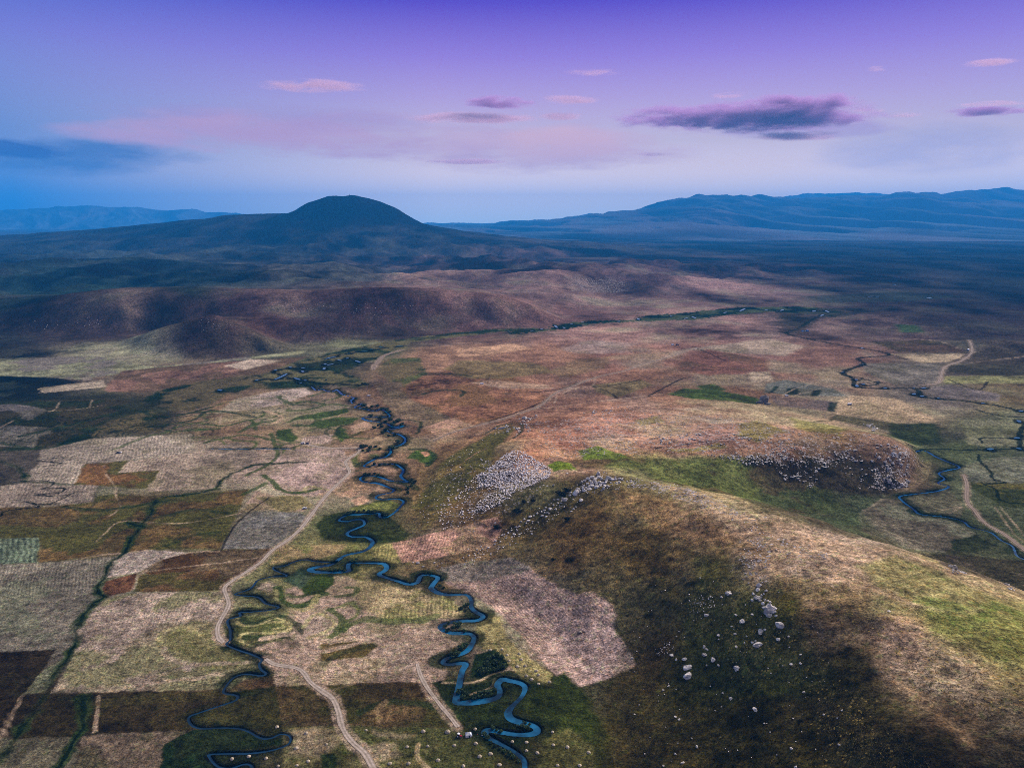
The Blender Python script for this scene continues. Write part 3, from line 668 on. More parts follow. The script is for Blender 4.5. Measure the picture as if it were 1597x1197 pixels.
GRN, STRAW, DGR = (62,78,36), (150,142,100), (38,54,28)
for l, col, wd, st in [
    ([(530,540),(545,610),(600,650),(680,655),(740,630),(800,580),(830,580)], GRN, 4, .9), ([(520,560),(530,620),(590,670),(680,675)], STRAW, 1.5, .6), ([(600,585),(640,600),(690,595)], GRN, 2.5, .7),
    ([(270,740),(300,770),(400,775),(480,740),(540,730),(600,750),(605,790),(560,815),(420,825),(330,830),(290,850),(300,885),(360,905)], STRAW, 1.6, .85), ([(480,760),(560,755),(570,785),(500,800)], STRAW, 1.2, .6),
    ([(300,740),(380,765),(470,735),(560,720),(640,760),(670,800),(650,850),(560,850)], DGR, 2.6, .7), ([(330,850),(400,840),(440,880),(380,900)], DGR, 4, .6), ([(690,790),(740,715),(830,715),(880,765),(830,820),(720,855)], STRAW, 1.5, .6),
    ([(860,680),(930,735),(905,800),(860,855)], GRN, 3, .8), ([(930,810),(980,770),(1040,745)], GRN, 3, .7), ([(960,540),(1020,545),(1010,580),(900,600)], GRN, 2.2, .7), ([(1090,735),(1200,750),(1400,745),(1520,720)], GRN, 5, .7),
    ([(780,590),(740,660),(700,680)], STRAW, 3, .6), ([(440,860),(620,830),(720,880),(1000,860),(1150,850)], (168,148,130), 4, .7), ([(560,1010),(700,960),(900,920),(1100,870)], (160,140,124), 2, .6), ([(820,1010),(900,960),(1050,915),(1130,900)], DGR, 3, .5)]:
    streak(zq(l), col, wd * 1.5, st, 1.4, 1.8, 4)
for l, col, wd, st in [
    ([(830,660),(900,620),(1010,625),(1020,660),(1000,700)], DGR, 2, .8), ([(1040,455),(1100,440),(1200,430),(1290,440),(1270,470)], DGR, 3, .8), ([(1030,335),(1200,330),(1350,345)], DGR, 3, .8), ([(1430,700),(1520,650),(1640,640),(1650,690),(1600,730)], DGR, 2, .7),
    ([(460,655),(430,700),(470,720),(520,690)], DGR, 2, .6), ([(90,700),(130,830),(60,900),(-60,960)], GRN, 3, .8), ([(-100,690),(0,640),(110,620)], GRN, 4, .8), ([(40,960),(100,1000),(150,1050),(260,1070),(400,1040)], GRN, 3, .9), ([(300,1060),(330,1030),(440,1050)], STRAW, 2, .5),
    ([(-80,1080),(0,1040),(60,1010)], GRN, 4, .8), ([(560,850),(600,930),(540,1000)], (168,144,130), 3, .6), ([(130,470),(220,520),(300,500),(420,520)], GRN, 4, .8), ([(330,470),(450,440),(520,470),(420,500)], GRN, 3, .8), ([(210,560),(330,550),(460,520),(560,530)], GRN, 4, .8), ([(200,630),(300,590),(380,600),(360,650),(240,650)], GRN, 5, .8),
    ([(980,1020),(1000,1050),(900,1010),(800,1000)], DGR, 2.5, .7), ([(960,800),(1050,800),(1110,850),(1060,900)], DGR, 4, .8), ([(500,690),(520,660),(600,640)], DGR, 2, .8), ([(480,700),(560,730),(660,690)], DGR, 2, .6), ([(60,560),(160,600),(100,640)], (164,138,112), 3, .7), ([(400,1080),(470,1060),(540,1090)], (160,132,108), 3, .7)]:
    streak(zq(l, 400, 500, 3.99), col, wd * 1.5, st, 1.6, 2, 4)
for l, col, wd, st in [([(30,680),(120,660),(200,640),(260,650),(330,635)], DGR, 5, .8), ([(240,665),(300,655),(330,640),(400,650)], DGR, 3, .8), ([(180,700),(230,680),(280,672),(340,668)], GRN, 4, .7), ([(260,672),(300,660),(350,664),(390,655),(400,670)], GRN, 3, .8), ([(320,690),(380,678),(440,690)], GRN, 3, .8), ([(100,790),(150,795),(200,790),(260,780)], DGR, 4, .7), ([(230,810),(300,795),(360,800)], DGR, 3, .6), ([(260,850),(300,835),(340,830)], DGR, 4, .5),
    ([(250,1000),(255,985),(290,975),(310,990)], STRAW, 1.6, .5), ([(255,1010),(270,1030),(330,1035),(400,1030)], (150,134,118), 2, .6), ([(200,1070),(280,1060),(350,1050)], (160,142,126), 2, .5), ([(560,1110),(600,1095),(660,1098),(690,1105)], DGR, 3, .7), ([(590,1125),(592,1105),(600,1095)], (124,104,76), 2, .7), ([(130,1100),(200,1090),(330,1085)], (70,66,36), 6, .4), ([(0,690),(60,700),(110,690)], DGR, 4, .7)]:
    streak(l, col, wd * 1.4, st, 1.6, 2.4, 4)
# wet ditches
for p, wdt in [([(480,720),(440,722),(395,725),(350,745),(338,760)], 2.5), ([(338,762),(300,770),(255,775),(240,785),(232,805),(222,815),(205,840),(198,860)], 3.4), ([(198,860),(172,878),(163,900),(150,915),(160,930),(140,945),(125,965),(118,990),(105,1025),(75,1065),(70,1085),(30,1140),(0,1185)], 2.4),
               ([(130,1085),(130,1130),(105,1170),(88,1200)], 3), ([(0,720),(30,730),(40,750)], 2.5), ([(100,900),(100,900)], 1), ([(200,815),(215,820),(238,822)], 3.5)]:
    streak(p, (44,60,28), wdt * 1.9, .75, 2.5, 4, vary=True)
    streak(p, (24,38,16), wdt * .6, .9, 1, 2.6, vary=True)
for p, wdt in [([(1597,641),(1573,636),(1533,628),(1463,621),(1439,617),(1427,606),(1380,605),(1337,603),(1330,590),(1314,580),(1347,568),(1339,558),(1389,553),(1344,543),(1300,536),(1262,529),(1225,519),(1245,512),(1277,492),(1290,487)], 8),
               ([(1335,591),(1310,583),(1370,597),(1337,603)], 5), ([(1597,700),(1545,699),(1500,702),(1480,700),(1427,700)], 3.5), ([(1525,708),(1530,720),(1545,735),(1550,748),(1570,752),(1540,754)], 2.5), ([(1597,680),(1560,683),(1532,683),(1530,690)], 2.5), ([(1530,752),(1555,765),(1560,780),(1597,785)], 2.5),
               ([(1597,650),(1560,648),(1520,638)], 4), ([(1597,660),(1590,680),(1592,700)], 5)]:
    streak(p, (20,34,22), wdt, .85, 1.2, 2)
MB = (26,46,26)
field([(790,518),(815,512),(850,513),(870,505),(920,500),(985,499),(1000,493),(1060,488),(1100,484),(1150,479),(1250,478),(1310,482),(1300,494),(1270,490),(1200,486),(1130,492),(1080,499),(1000,501),(930,505),(880,514),(800,521)], MB, soft=2, warp=7, big=4, alt=(66,78,50))
field([(1210,484),(1310,480),(1400,478),(1330,492),(1280,496),(1250,520),(1220,520)], (22,38,26), strength=.7, soft=4, warp=5, alt=(60,56,48))
field([(1250,462),(1400,455),(1500,462),(1420,470),(1290,472)], (40,54,46), strength=.7, soft=5, warp=5)
field([(400,594),(430,575),(500,555),(560,540),(630,528),(760,513),(830,512),(760,520),(640,534),(636,545),(570,566),(530,580),(580,600),(560,606),(520,600),(490,606),(420,604)], (40,56,28), soft=3, warp=4, big=5, alt=(92,88,54))
field([(100,0),(100,0),(100,0)], MB) if False else None
for p in [[(486,603),(470,597),(440,585),(425,580),(450,574),(505,576)], [(505,560),(530,553),(560,548),(600,543),(628,540)], [(460,588),(480,593),(500,598),(560,600),(572,598)], [(400,592),(440,590)], [(500,570),(545,565),(565,564)]]:
    streak(p, (14,26,18), 9, .85, 1, 3)
field([(395,600),(345,605),(330,612),(370,612)], (40,56,28), soft=2)

# ---- river banks: dark sedge along the water, trodden verge beside the roads
for key, wd, st, col in [('RIVER', 9.5, .8, (34,44,22)), ('CREEK', 6.0, .75, (32,42,20)), ('STREAM', 8, .75, (26,42,28)), ('DITCHW', 5, .6, (40,56,28))]:
    streak(None, col, wd * 1.5, st * .8, 4, 3.5, pts_world=LINES[key], vary=True)
    streak(None, (14,20,12), wd * .66, st, 1, 1.6, pts_world=LINES[key], vary=True)
for i, r in enumerate(REACHES):
    streak(None, (14,26,18), 12, .8, 2, 2, pts_world=r)
for key, wd, st in [('ROAD', 7, .5), ('ROAD2', 7, .5), ('ROAD3', 6, .5), ('ROAD4', 8, .4), ('ROAD5', 6, .4), ('ROAD6', 7, .45), ('ROAD7', 9, .6)]:
    streak(None, (140,122,108), wd, st, 2, 1.5, pts_world=LINES[key])

# ---- cut the channels into the ground so the water lies lower than its banks
WATER = [('RIVER', 4.0), ('CREEK', 1.2), ('STREAM', 1.8), ('DITCHW', 1.6)]
for key, wd in WATER:
    P = LINES[key]
    for i in range(0, len(P) - 1, 12):
        S = P[i:i + 13]
        x0, y0 = S.min(0) - 8; x1, y1 = S.max(0) + 8
        idx = np.nonzero((FX > x0) & (FX < x1) & (FY > y0) & (FY < y1))[0]
        if len(idx):
            d = seg_dist(FX[idx], FY[idx], S)
            wl = wd * .4 * np.interp(FY[idx], [480, 720, 1300], [1.0, .66, .56] if key == 'RIVER' else [.62, .7, .9]) * (.45 + 1.1 * vnoise(FX[idx] / 22 + 5, FY[idx] / 22))
            cut = -1.5 * (1 - sstep(wl, wl + 1.0, d))
            GZr = GZ.reshape(-1)
            GZr[idx] = np.minimum(GZr[idx], cut)
for r in REACHES:
    x0, y0 = r.min(0) - 60; x1, y1 = r.max(0) + 60
    idx = np.nonzero((FX > x0) & (FX < x1) & (FY > y0) & (FY < y1))[0]
    if len(idx):
        d = seg_dist(FX[idx], FY[idx], r)
        GZ.reshape(-1)[idx] -= 1.0 * (1 - sstep(8, 20, d))
mid = (.16 * sstep(700, 1300, FY))[:, None]
near_hill = np.zeros(N, bool); kk = FY < 1400; near_hill[kk] = inside(FX[kk], FY[kk], FOOT)
ALB[near_hill] *= 1.28
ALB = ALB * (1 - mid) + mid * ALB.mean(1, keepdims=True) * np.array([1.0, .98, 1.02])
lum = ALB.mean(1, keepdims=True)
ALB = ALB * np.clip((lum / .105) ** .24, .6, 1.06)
ALB = np.clip(ALB, .004, .75)

# ================================================================== materials
def new_mat(name):
    m = bpy.data.materials.new(name); m.use_nodes = True
    nt = m.node_tree; nt.nodes.clear()
    return m, nt


def nd(nt, t, **kw):
    n = nt.nodes.new(t)
    for k, v in kw.items():
        if k in n.inputs:
            n.inputs[k].default_value = v
        else:
            setattr(n, k, v)
    return n


def lk(nt, a, b):
    nt.links.new(a, b)


def math_node(nt, op, a, b=None, clamp=False):
    n = nt.nodes.new('ShaderNodeMath'); n.operation = op; n.use_clamp = clamp
    for i, q in enumerate((a, b)):
        if q is None:
            continue
        if isinstance(q, (int, float)):
            n.inputs[i].default_value = q
        else:
            lk(nt, q, n.inputs[i])
    return n.outputs[0]


def mix_rgb(nt, mode, fac, a, b):
    n = nt.nodes.new('ShaderNodeMix'); n.data_type = 'RGBA'; n.blend_type = mode
    for s, q in ((n.inputs[0], fac), (n.inputs[6], a), (n.inputs[7], b)):
        if isinstance(q, (int, float)):
            s.default_value = q
        elif isinstance(q, tuple):
            s.default_value = (*q, 1)
        else:
            lk(nt, q, s)
    return n.outputs[2]


def ramp(nt, fac, stops):
    n = nt.nodes.new('ShaderNodeMapRange'); n.clamp = True
    lk(nt, fac, n.inputs[0])
    for i, q in enumerate(stops):
        n.inputs[i + 1].default_value = q
    return n.outputs[0]


def ground_material():
    m, nt = new_mat('turf')
    out = nd(nt, 'ShaderNodeOutputMaterial')
    bs = nd(nt, 'ShaderNodeBsdfPrincipled', Roughness=.95)
    bs.inputs['Specular IOR Level'].default_value = 0.0
    lk(nt, bs.outputs[0], out.inputs[0])
    geo = nd(nt, 'ShaderNodeNewGeometry'); pos = geo.outputs['Position']

    def at(name, out_i):
        a = nd(nt, 'ShaderNodeAttribute'); a.attribute_name = name
        return a.outputs[out_i]

    def noise(scale, detail=3, rough=.6, lac=2.1):
        n = nd(nt, 'ShaderNodeTexNoise', Scale=scale, Detail=detail, Roughness=rough)
        lk(nt, pos, n.inputs['Vector'])
        return n
    alb = at('albedo', 0); row = at('row', 2); stripe = at('stripe', 2); rock = at('rock', 2); tuft = at('tuft', 2)
    n1 = noise(.9, 4, .7); n2 = noise(.16, 4, .65); n3 = noise(.03, 4, .6)
    v1 = ramp(nt, n1.outputs[0], (.3, .7, .22, 1.9)); v2 = ramp(nt, n2.outputs[0], (.3, .7, .40, 1.66)); v3 = ramp(nt, n3.outputs[0], (.3, .7, .64, 1.36))
    n15 = noise(.40, 3, .7); v15 = ramp(nt, n15.outputs[0], (.32, .68, .5, 1.5))
    v = math_node(nt, 'MULTIPLY', math_node(nt, 'MULTIPLY', math_node(nt, 'MULTIPLY', v1, v15), v2), v3)
    c = mix_rgb(nt, 'MULTIPLY', 1.0, alb, v)
    # small drifts of drier straw and greener blades
    hue = noise(.35, 3, .7)
    c = mix_rgb(nt, 'MULTIPLY', ramp(nt, hue.outputs[0], (.52, .66, 0, .8)), c, (1.25, 1.0, .74))
    hue2 = noise(.22, 3, .7)
    c = mix_rgb(nt, 'MULTIPLY', ramp(nt, hue2.outputs[0], (.53, .68, 0, .8)), c, (.76, 1.03, .68))
    # mown rows
    wob = math_node(nt, 'MULTIPLY', math_node(nt, 'SUBTRACT', n3.outputs[0], .5), 2.6)
    s = math_node(nt, 'SINE', math_node(nt, 'MULTIPLY', math_node(nt, 'ADD', row, wob), 6.2832))
    s = math_node(nt, 'ADD', math_node(nt, 'MULTIPLY', math_node(nt, 'MULTIPLY', s, stripe), .38), 1.0)
    c = mix_rgb(nt, 'MULTIPLY', 1.0, c, s)
    # loose stone showing through
    vo = nd(nt, 'ShaderNodeTexVoronoi', Scale=.55, Randomness=1.0); lk(nt, pos, vo.inputs['Vector'])
    sep = nd(nt, 'ShaderNodeSeparateColor'); lk(nt, vo.outputs['Color'], sep.inputs[0])
    clump = ramp(nt, noise(.09, 3, .65).outputs[0], (.4, .6, 0.0, 1.0))
    thr = math_node(nt, 'SUBTRACT', 1.0, math_node(nt, 'MULTIPLY', math_node(nt, 'MULTIPLY', rock, clump), .62))
    st = math_node(nt, 'MULTIPLY', math_node(nt, 'GREATER_THAN', sep.outputs[0], thr), math_node(nt, 'LESS_THAN', vo.outputs['Distance'], .62))
    scol = mix_rgb(nt, 'MIX', sep.outputs[1], (.14, .12, .12), (.42, .39, .39))
    c = mix_rgb(nt, 'MIX', st, c, scol)
    # yellow flowering tufts
    vt = nd(nt, 'ShaderNodeTexVoronoi', Scale=.75, Randomness=1.0); lk(nt, pos, vt.inputs['Vector'])
    sp2 = nd(nt, 'ShaderNodeSeparateColor'); lk(nt, vt.outputs['Color'], sp2.inputs[0])
    clump2 = ramp(nt, noise(.12, 4, .7).outputs[0], (.42, .62, 0.0, 1.0))
    th2 = math_node(nt, 'SUBTRACT', 1.0, math_node(nt, 'MULTIPLY', math_node(nt, 'MULTIPLY', tuft, clump2), .7))
    tf = math_node(nt, 'MULTIPLY', math_node(nt, 'GREATER_THAN', sp2.outputs[0], th2), math_node(nt, 'LESS_THAN', vt.outputs['Distance'], .5))
    c = mix_rgb(nt, 'MIX', math_node(nt, 'MULTIPLY', tf, .8), c, (.26, .19, .055))
    lk(nt, c, bs.inputs['Base Color'])
    hgt = math_node(nt, 'ADD', math_node(nt, 'MULTIPLY', n1.outputs[0], .5), math_node(nt, 'ADD', math_node(nt, 'MULTIPLY', n2.outputs[0], 1.6), math_node(nt, 'MULTIPLY', st, .5)))
    b = nd(nt, 'ShaderNodeBump', Strength=.8, Distance=1.0); lk(nt, hgt, b.inputs['Height'])
    lk(nt, b.outputs[0], bs.inputs['Normal'])
    return m


def speckle_mat(name, c0, c1, scale=1.0, rough=.9, bump=.3, detail=4, obj_space=True, var=0.0):
    m, nt = new_mat(name)
    out = nd(nt, 'ShaderNodeOutputMaterial')
    bs = nd(nt, 'ShaderNodeBsdfPrincipled', Roughness=rough)
    bs.inputs['Specular IOR Level'].default_value = .2
    lk(nt, bs.outputs[0], out.inputs[0])
    tc = nd(nt, 'ShaderNodeTexCoord')
    n = nd(nt, 'ShaderNodeTexNoise', Scale=scale, Detail=detail, Roughness=.65)
    lk(nt, tc.outputs['Object' if obj_space else 'Generated'], n.inputs['Vector'])
    f = ramp(nt, n.outputs[0], (.34, .66, 0, 1))
    c = mix_rgb(nt, 'MIX', f, tuple(c0), tuple(c1))
    if var:
        oi = nd(nt, 'ShaderNodeObjectInfo')
        c = mix_rgb(nt, 'MULTIPLY', 1.0, c, ramp(nt, oi.outputs['Random'], (0, 1, 1 - var, 1 + var)))
    lk(nt, c, bs.inputs['Base Color'])
    if bump:
        b = nd(nt, 'ShaderNodeBump', Strength=bump, Distance=.2); lk(nt, n.outputs[0], b.inputs['Height']); lk(nt, b.outputs[0], bs.inputs['Normal'])
    return m


def plain_mat(name, c, rough=.5, metal=0.0):
    return speckle_mat(name, np.array(c) * .88, np.minimum(np.array(c) * 1.08, .9), 6.0, rough, 0)


def water_material(name, c0, c1, bump):
    m, nt = new_mat(name)
    out = nd(nt, 'ShaderNodeOutputMaterial')
    bs = nd(nt, 'ShaderNodeBsdfPrincipled', Roughness=.08, IOR=1.33)
    bs.inputs['Specular IOR Level'].default_value = .35
    bs.inputs['Base Color'].default_value = (.006, .05, .14, 1)
    geo = nd(nt, 'ShaderNodeNewGeometry')
    n = nd(nt, 'ShaderNodeTexNoise', Scale=.5, Detail=3, Roughness=.6); lk(nt, geo.outputs['Position'], n.inputs['Vector'])
    n2 = nd(nt, 'ShaderNodeTexNoise', Scale=.04, Detail=4, Roughness=.65); lk(nt, geo.outputs['Position'], n2.inputs['Vector'])
    c = mix_rgb(nt, 'MIX', ramp(nt, n2.outputs[0], (.40, .64, 0, 1)), c0, c1)
    lk(nt, c, bs.inputs['Base Color'])
    b = nd(nt, 'ShaderNodeBump', Strength=bump, Distance=.3); lk(nt, n.outputs[0], b.inputs['Height']); lk(nt, b.outputs[0], bs.inputs['Normal'])
    lk(nt, bs.outputs[0], out.inputs[0])
    return m


def road_material(name, lo, hi):
    m, nt = new_mat(name)
    out = nd(nt, 'ShaderNodeOutputMaterial')
    bs = nd(nt, 'ShaderNodeBsdfPrincipled', Roughness=.95); bs.inputs['Specular IOR Level'].default_value = .1
    lk(nt, bs.outputs[0], out.inputs[0])
    a = nd(nt, 'ShaderNodeAttribute'); a.attribute_name = 'across'
    geo = nd(nt, 'ShaderNodeNewGeometry')
    n = nd(nt, 'ShaderNodeTexNoise', Scale=.45, Detail=4, Roughness=.7); lk(nt, geo.outputs['Position'], n.inputs['Vector'])
    n2 = nd(nt, 'ShaderNodeTexNoise', Scale=.08, Detail=3, Roughness=.6); lk(nt, geo.outputs['Position'], n2.inputs['Vector'])
    ab = math_node(nt, 'ABSOLUTE', math_node(nt, 'ADD', a.outputs[2], math_node(nt, 'MULTIPLY', math_node(nt, 'SUBTRACT', n2.outputs[0], .5), .5)))
    rut = math_node(nt, 'SUBTRACT', 1.0, math_node(nt, 'MULTIPLY', math_node(nt, 'ABSOLUTE', math_node(nt, 'SUBTRACT', ab, .5)), 2.6), True)
    rut = math_node(nt, 'MULTIPLY', rut, ramp(nt, n2.outputs[0], (.36, .6, .35, 1)))
    c = mix_rgb(nt, 'MIX', rut, lo, hi)
    c = mix_rgb(nt, 'MULTIPLY', 1.0, c, ramp(nt, n.outputs[0], (.3, .7, .6, 1.25)))
    lk(nt, c, bs.inputs['Base Color'])
    return m


M_TURF = ground_material()
M_WATER = water_material('water', (.0012, .014, .04), (.009, .11, .24), .1)
M_WATER2 = water_material('murky_shaded_water', (.002, .014, .036), (.004, .03, .075), .1)  # murky creek water, its colour also darkened for the shade of the banks
M_WATER3 = water_material('open_water', (.02, .10, .15), (.03, .12, .18), .02)
M_ROAD = road_material('trodden_earth', (.27, .225, .18), (.46, .385, .33))
M_TRACK = road_material('faint_track', (.15, .11, .08), (.30, .235, .19))
M_ROCK = speckle_mat('pale_rock', (.28, .255, .24), (.74, .70, .67), .9, .9, .5, var=.2)
M_DARKROCK = speckle_mat('dark_rock', (.07, .06, .06), (.30, .27, .26), .35, .9, .6, var=.2)
M_STONES = speckle_mat('scree_stone', (.50, .45, .445), (.88, .82, .81), .35, .9, .3)
M_STONES2 = speckle_mat('dull_stone', (.27, .245, .23), (.70, .66, .62), .3, .9, .3)
M_BUSH = speckle_mat('bush_leaves', (.02, .042, .016), (.075, .12, .042), .8, .85, 0, var=.3)
M_SHRUB = speckle_mat('juniper_leaves', (.010, .014, .007), (.026, .034, .014), .8, .9, 0, var=.2)
M_STEM = speckle_mat('bark', (.05, .035, .02), (.12, .09, .06), 5, .9, 0)
M_HAY = speckle_mat('hay', (.24, .20, .14), (.52, .45, .35), 2.4, .95, .6, var=.2)
M_WHITE = plain_mat('white_paint', (.75, .76, .78), .35)
M_CANVAS = speckle_mat('white_canvas', (.62, .62, .64), (.8, .8, .8), 2, .8, .1)
M_CANVAS2 = speckle_mat('blue_grey_canvas', (.14, .20, .30), (.22, .28, .38), 2, .8, .1)
M_GLASS = plain_mat('dark_glass', (.02, .025, .03), .1)
M_RUBBER = plain_mat('rubber', (.02, .02, .022), .8)
M_RED = plain_mat('red_paint', (.42, .02, .05), .35)
M_STEEL = plain_mat('grey_metal', (.3, .3, .32), .4)
M_DKBLUE = plain_mat('navy_paint', (.02, .025, .06), .35)
M_ORANGE = plain_mat('orange_cloth', (.75, .22, .08), .9)
M_CLOTH = plain_mat('dark_cloth', (.025, .025, .035), .9)
M_SKIN = plain_mat('skin', (.42, .25, .18), .6)
M_HAIR = plain_mat('hair', (.02, .015, .012), .7)


# ================================================================== meshes
def mesh_from(name, verts, faces, mat, smooth=True):
    verts = np.asarray(verts, np.float32); faces = np.asarray(faces, np.int32)
    me = bpy.data.meshes.new(name)
    me.vertices.add(len(verts)); me.vertices.foreach_set('co', verts.ravel())
    k = faces.shape[1]
    me.loops.add(faces.size); me.loops.foreach_set('vertex_index', faces.ravel())
    me.polygons.add(len(faces)); me.polygons.foreach_set('loop_start', np.arange(0, faces.size, k, dtype=np.int32))
    me.polygons.foreach_set('use_smooth', np.full(len(faces), smooth))
    me.update(calc_edges=True)
    me.materials.append(mat)
    return me


def put(name, me, kind=None, label=None, cat=None, group=None, parent=None):
    o = bpy.data.objects.new(name, me); COL.objects.link(o)
    if kind: o['kind'] = kind
    if label: o['label'] = label
    if cat: o['category'] = cat
    if group: o['group'] = group
    if parent: o.parent = parent
    return o


def structure(name, me, label=None, cat=None):
    o = put(name, me, 'structure', label, cat)
    return o


def fattr(me, name, vals):
    a = me.attributes.new(name, 'FLOAT', 'POINT'); a.data.foreach_set('value', np.asarray(vals, np.float32).ravel())


def cattr(me, name, rgb):
    a = me.attributes.new(name, 'FLOAT_COLOR', 'POINT')
    a.data.foreach_set('color', np.c_[rgb, np.ones(len(rgb))].astype(np.float32).ravel())


II = np.arange(NR * NC).reshape(NR, NC)
QUADS = np.stack([II[:-1, :-1], II[:-1, 1:], II[1:, 1:], II[1:, :-1]], -1).reshape(-1, 4)
VERTS = np.c_[FX, FY, GZ.ravel()]
qc = VERTS[QUADS].mean(1)
in_hill = np.zeros(len(QUADS), bool)
near = qc[:, 1] < 1400
in_hill[near] = inside(qc[near, 0], qc[near, 1], FOOT)
rc = np.hypot(qc[:, 0] - CONE_X, qc[:, 1] - CONE_Y)
in_cone = rc < 850
qaz = qc[:, 0] / qc[:, 1]
in_terr = (qc[:, 1] > 1500) & (qc[:, 1] < 2480) & (qc[:, 2] > 3.5) & (qaz < .12)


def grid_part(name, mask, label, cat=None):
    f = QUADS[mask]
    u, inv = np.unique(f, return_inverse=True)
    me = mesh_from(name, VERTS[u], inv.reshape(-1, 4), M_TURF)
    cattr(me, 'albedo', ALB[u]); fattr(me, 'row', ROW[u]); fattr(me, 'stripe', STR[u]); fattr(me, 'rock', ROCK[u]); fattr(me, 'tuft', TUFT[u])
    return structure(name, me, label, cat)


grid_part('ground', ~(in_hill | in_cone | in_terr), 'wide plain of mown meadows, heath and marsh around the winding river', 'ground')
grid_part('hill', in_hill, 'broad grassy hill strewn with pale boulders rising beside the river', 'hill')
grid_part('hill', in_terr, 'long brown terrace with a pointed knoll in front of it', 'hill')
grid_part('mountain', in_cone, 'dark blue volcanic cone standing on the skyline', 'mountain')

# ---- water: level sheets in the cut channels
for key, wd, name, lab in [('RIVER', 4.0, 'river', 'narrow blue river winding in tight loops down the middle of the plain'),
                           ('CREEK', 1.2, 'creek', 'thin dark creek leaving the river and looping past the dirt road'),
                           ('STREAM', 1.8, 'stream', 'thin blue stream winding through the valley behind the hill'),
                           ('DITCHW', 1.6, 'ditch', 'straight thin ditch of water beside the pale oval meadow')]:
    P = LINES[key]
    pick = np.zeros(NR * NC, bool)
    for i in range(0, len(P) - 1, 12):
        S = P[i:i + 13]
        x0, y0 = S.min(0) - 8; x1, y1 = S.max(0) + 8
        idx = np.nonzero((FX > x0) & (FX < x1) & (FY > y0) & (FY < y1))[0]
        if len(idx):
            pick[idx[seg_dist(FX[idx], FY[idx], S) < wd * .5 + 1.6]] = True
    f = QUADS[pick[QUADS].any(1)]
    u, inv = np.unique(f, return_inverse=True)
    v = VERTS[u].copy(); v[:, 2] = -.62
    me = mesh_from(name, v, inv.reshape(-1, 4), M_WATER2 if name == 'creek' else M_WATER)
    structure(name, me, lab, 'river' if name == 'river' else name)


def strip(P, width, lift, zfun=None):
    P = np.asarray(P)
    t = np.gradient(P, axis=0); t /= np.linalg.norm(t, axis=1, keepdims=True) + 1e-9
    nrm = np.c_[-t[:, 1], t[:, 0]]
    w = np.broadcast_to(np.asarray(width, float), (len(P),))[:, None] * .5
    V, F, A = [], [], []
    cols = np.linspace(-1, 1, 7)
    for c in cols:
        q = P + nrm * w * c
        z = ground_z(q[:, 0], q[:, 1]) if zfun is None else zfun(q)
        V.append(np.c_[q, z + lift]); A.append(np.full(len(P), c))
    n = len(P); V = np.concatenate(V); A = np.concatenate(A)
    for k in range(len(cols) - 1):
        for i in range(n - 1):
            F.append((k * n + i, k * n + i + 1, (k + 1) * n + i + 1, (k + 1) * n + i))
    return V, np.array(F), A


VV, FF, off = [], [], 0
for r in REACHES:
    if len(r) < 2 or np.linalg.norm(r[-1] - r[0]) < .5:
        continue
    d = np.linalg.norm(r[-1] - r[0]); yy = r[:, 1].mean()
    ln = max(1, d / 40)
    P = np.array([r[0] + (r[-1] - r[0]) * t for t in np.linspace(0, 1, 5)]) if len(r) < 3 else r
    wdt = max(6.0, .0032 * yy) * np.interp(np.linspace(0, 1, len(P)), [0, .3, .7, 1], [.5, 1, 1, .5])
    zc = max(float(ground_z(q[0], q[1])) for q in P) + 1.15
    V, F, A = strip(P, wdt, 0, lambda q, z=zc: np.full(len(q), z))
    VV.append(V); FF.append(F + off); off += len(V)
structure('water', mesh_from('water', np.concatenate(VV), np.concatenate(FF), M_WATER3), 'scattered bright open reaches of the far meandering streams in dark marsh', 'water')

for key, wd, lab in [('ROAD', 3.9, 'pale dirt road with two wheel ruts running beside the creek'), ('ROAD2', 3.6, 'pale dirt road continuing from the ford to the lower edge of the plain'),
                     ('ROAD3', 2.9, 'straight pale farm track ending near the white tent'), ('ROAD4', 3.4, 'long dirt track crossing the heath behind the rocky plateau'),
                     ('ROAD5', 4.0, 'dirt track running beside the stream behind the hill'), ('ROAD6', 4.5, 'pale winding track far across the fields'), ('ROAD7', 7.0, 'short curving track at the foot of the brown terrace')]:
    P = LINES[key]
    wv = wd * (1 + .35 * (np.array([vnoise(np.array([i * .37]), np.array([3.1]))[0] for i in range(len(P))]) - .5))
    V, F, A = strip(P, wv, .12)
    V[:, 2] = np.maximum(V[:, 2], -.3)
    me = mesh_from('dirt_road', V, F, M_ROAD if key in ('ROAD', 'ROAD2', 'ROAD3') else M_TRACK); fattr(me, 'across', A)
    structure('dirt_road', me, lab, 'road')


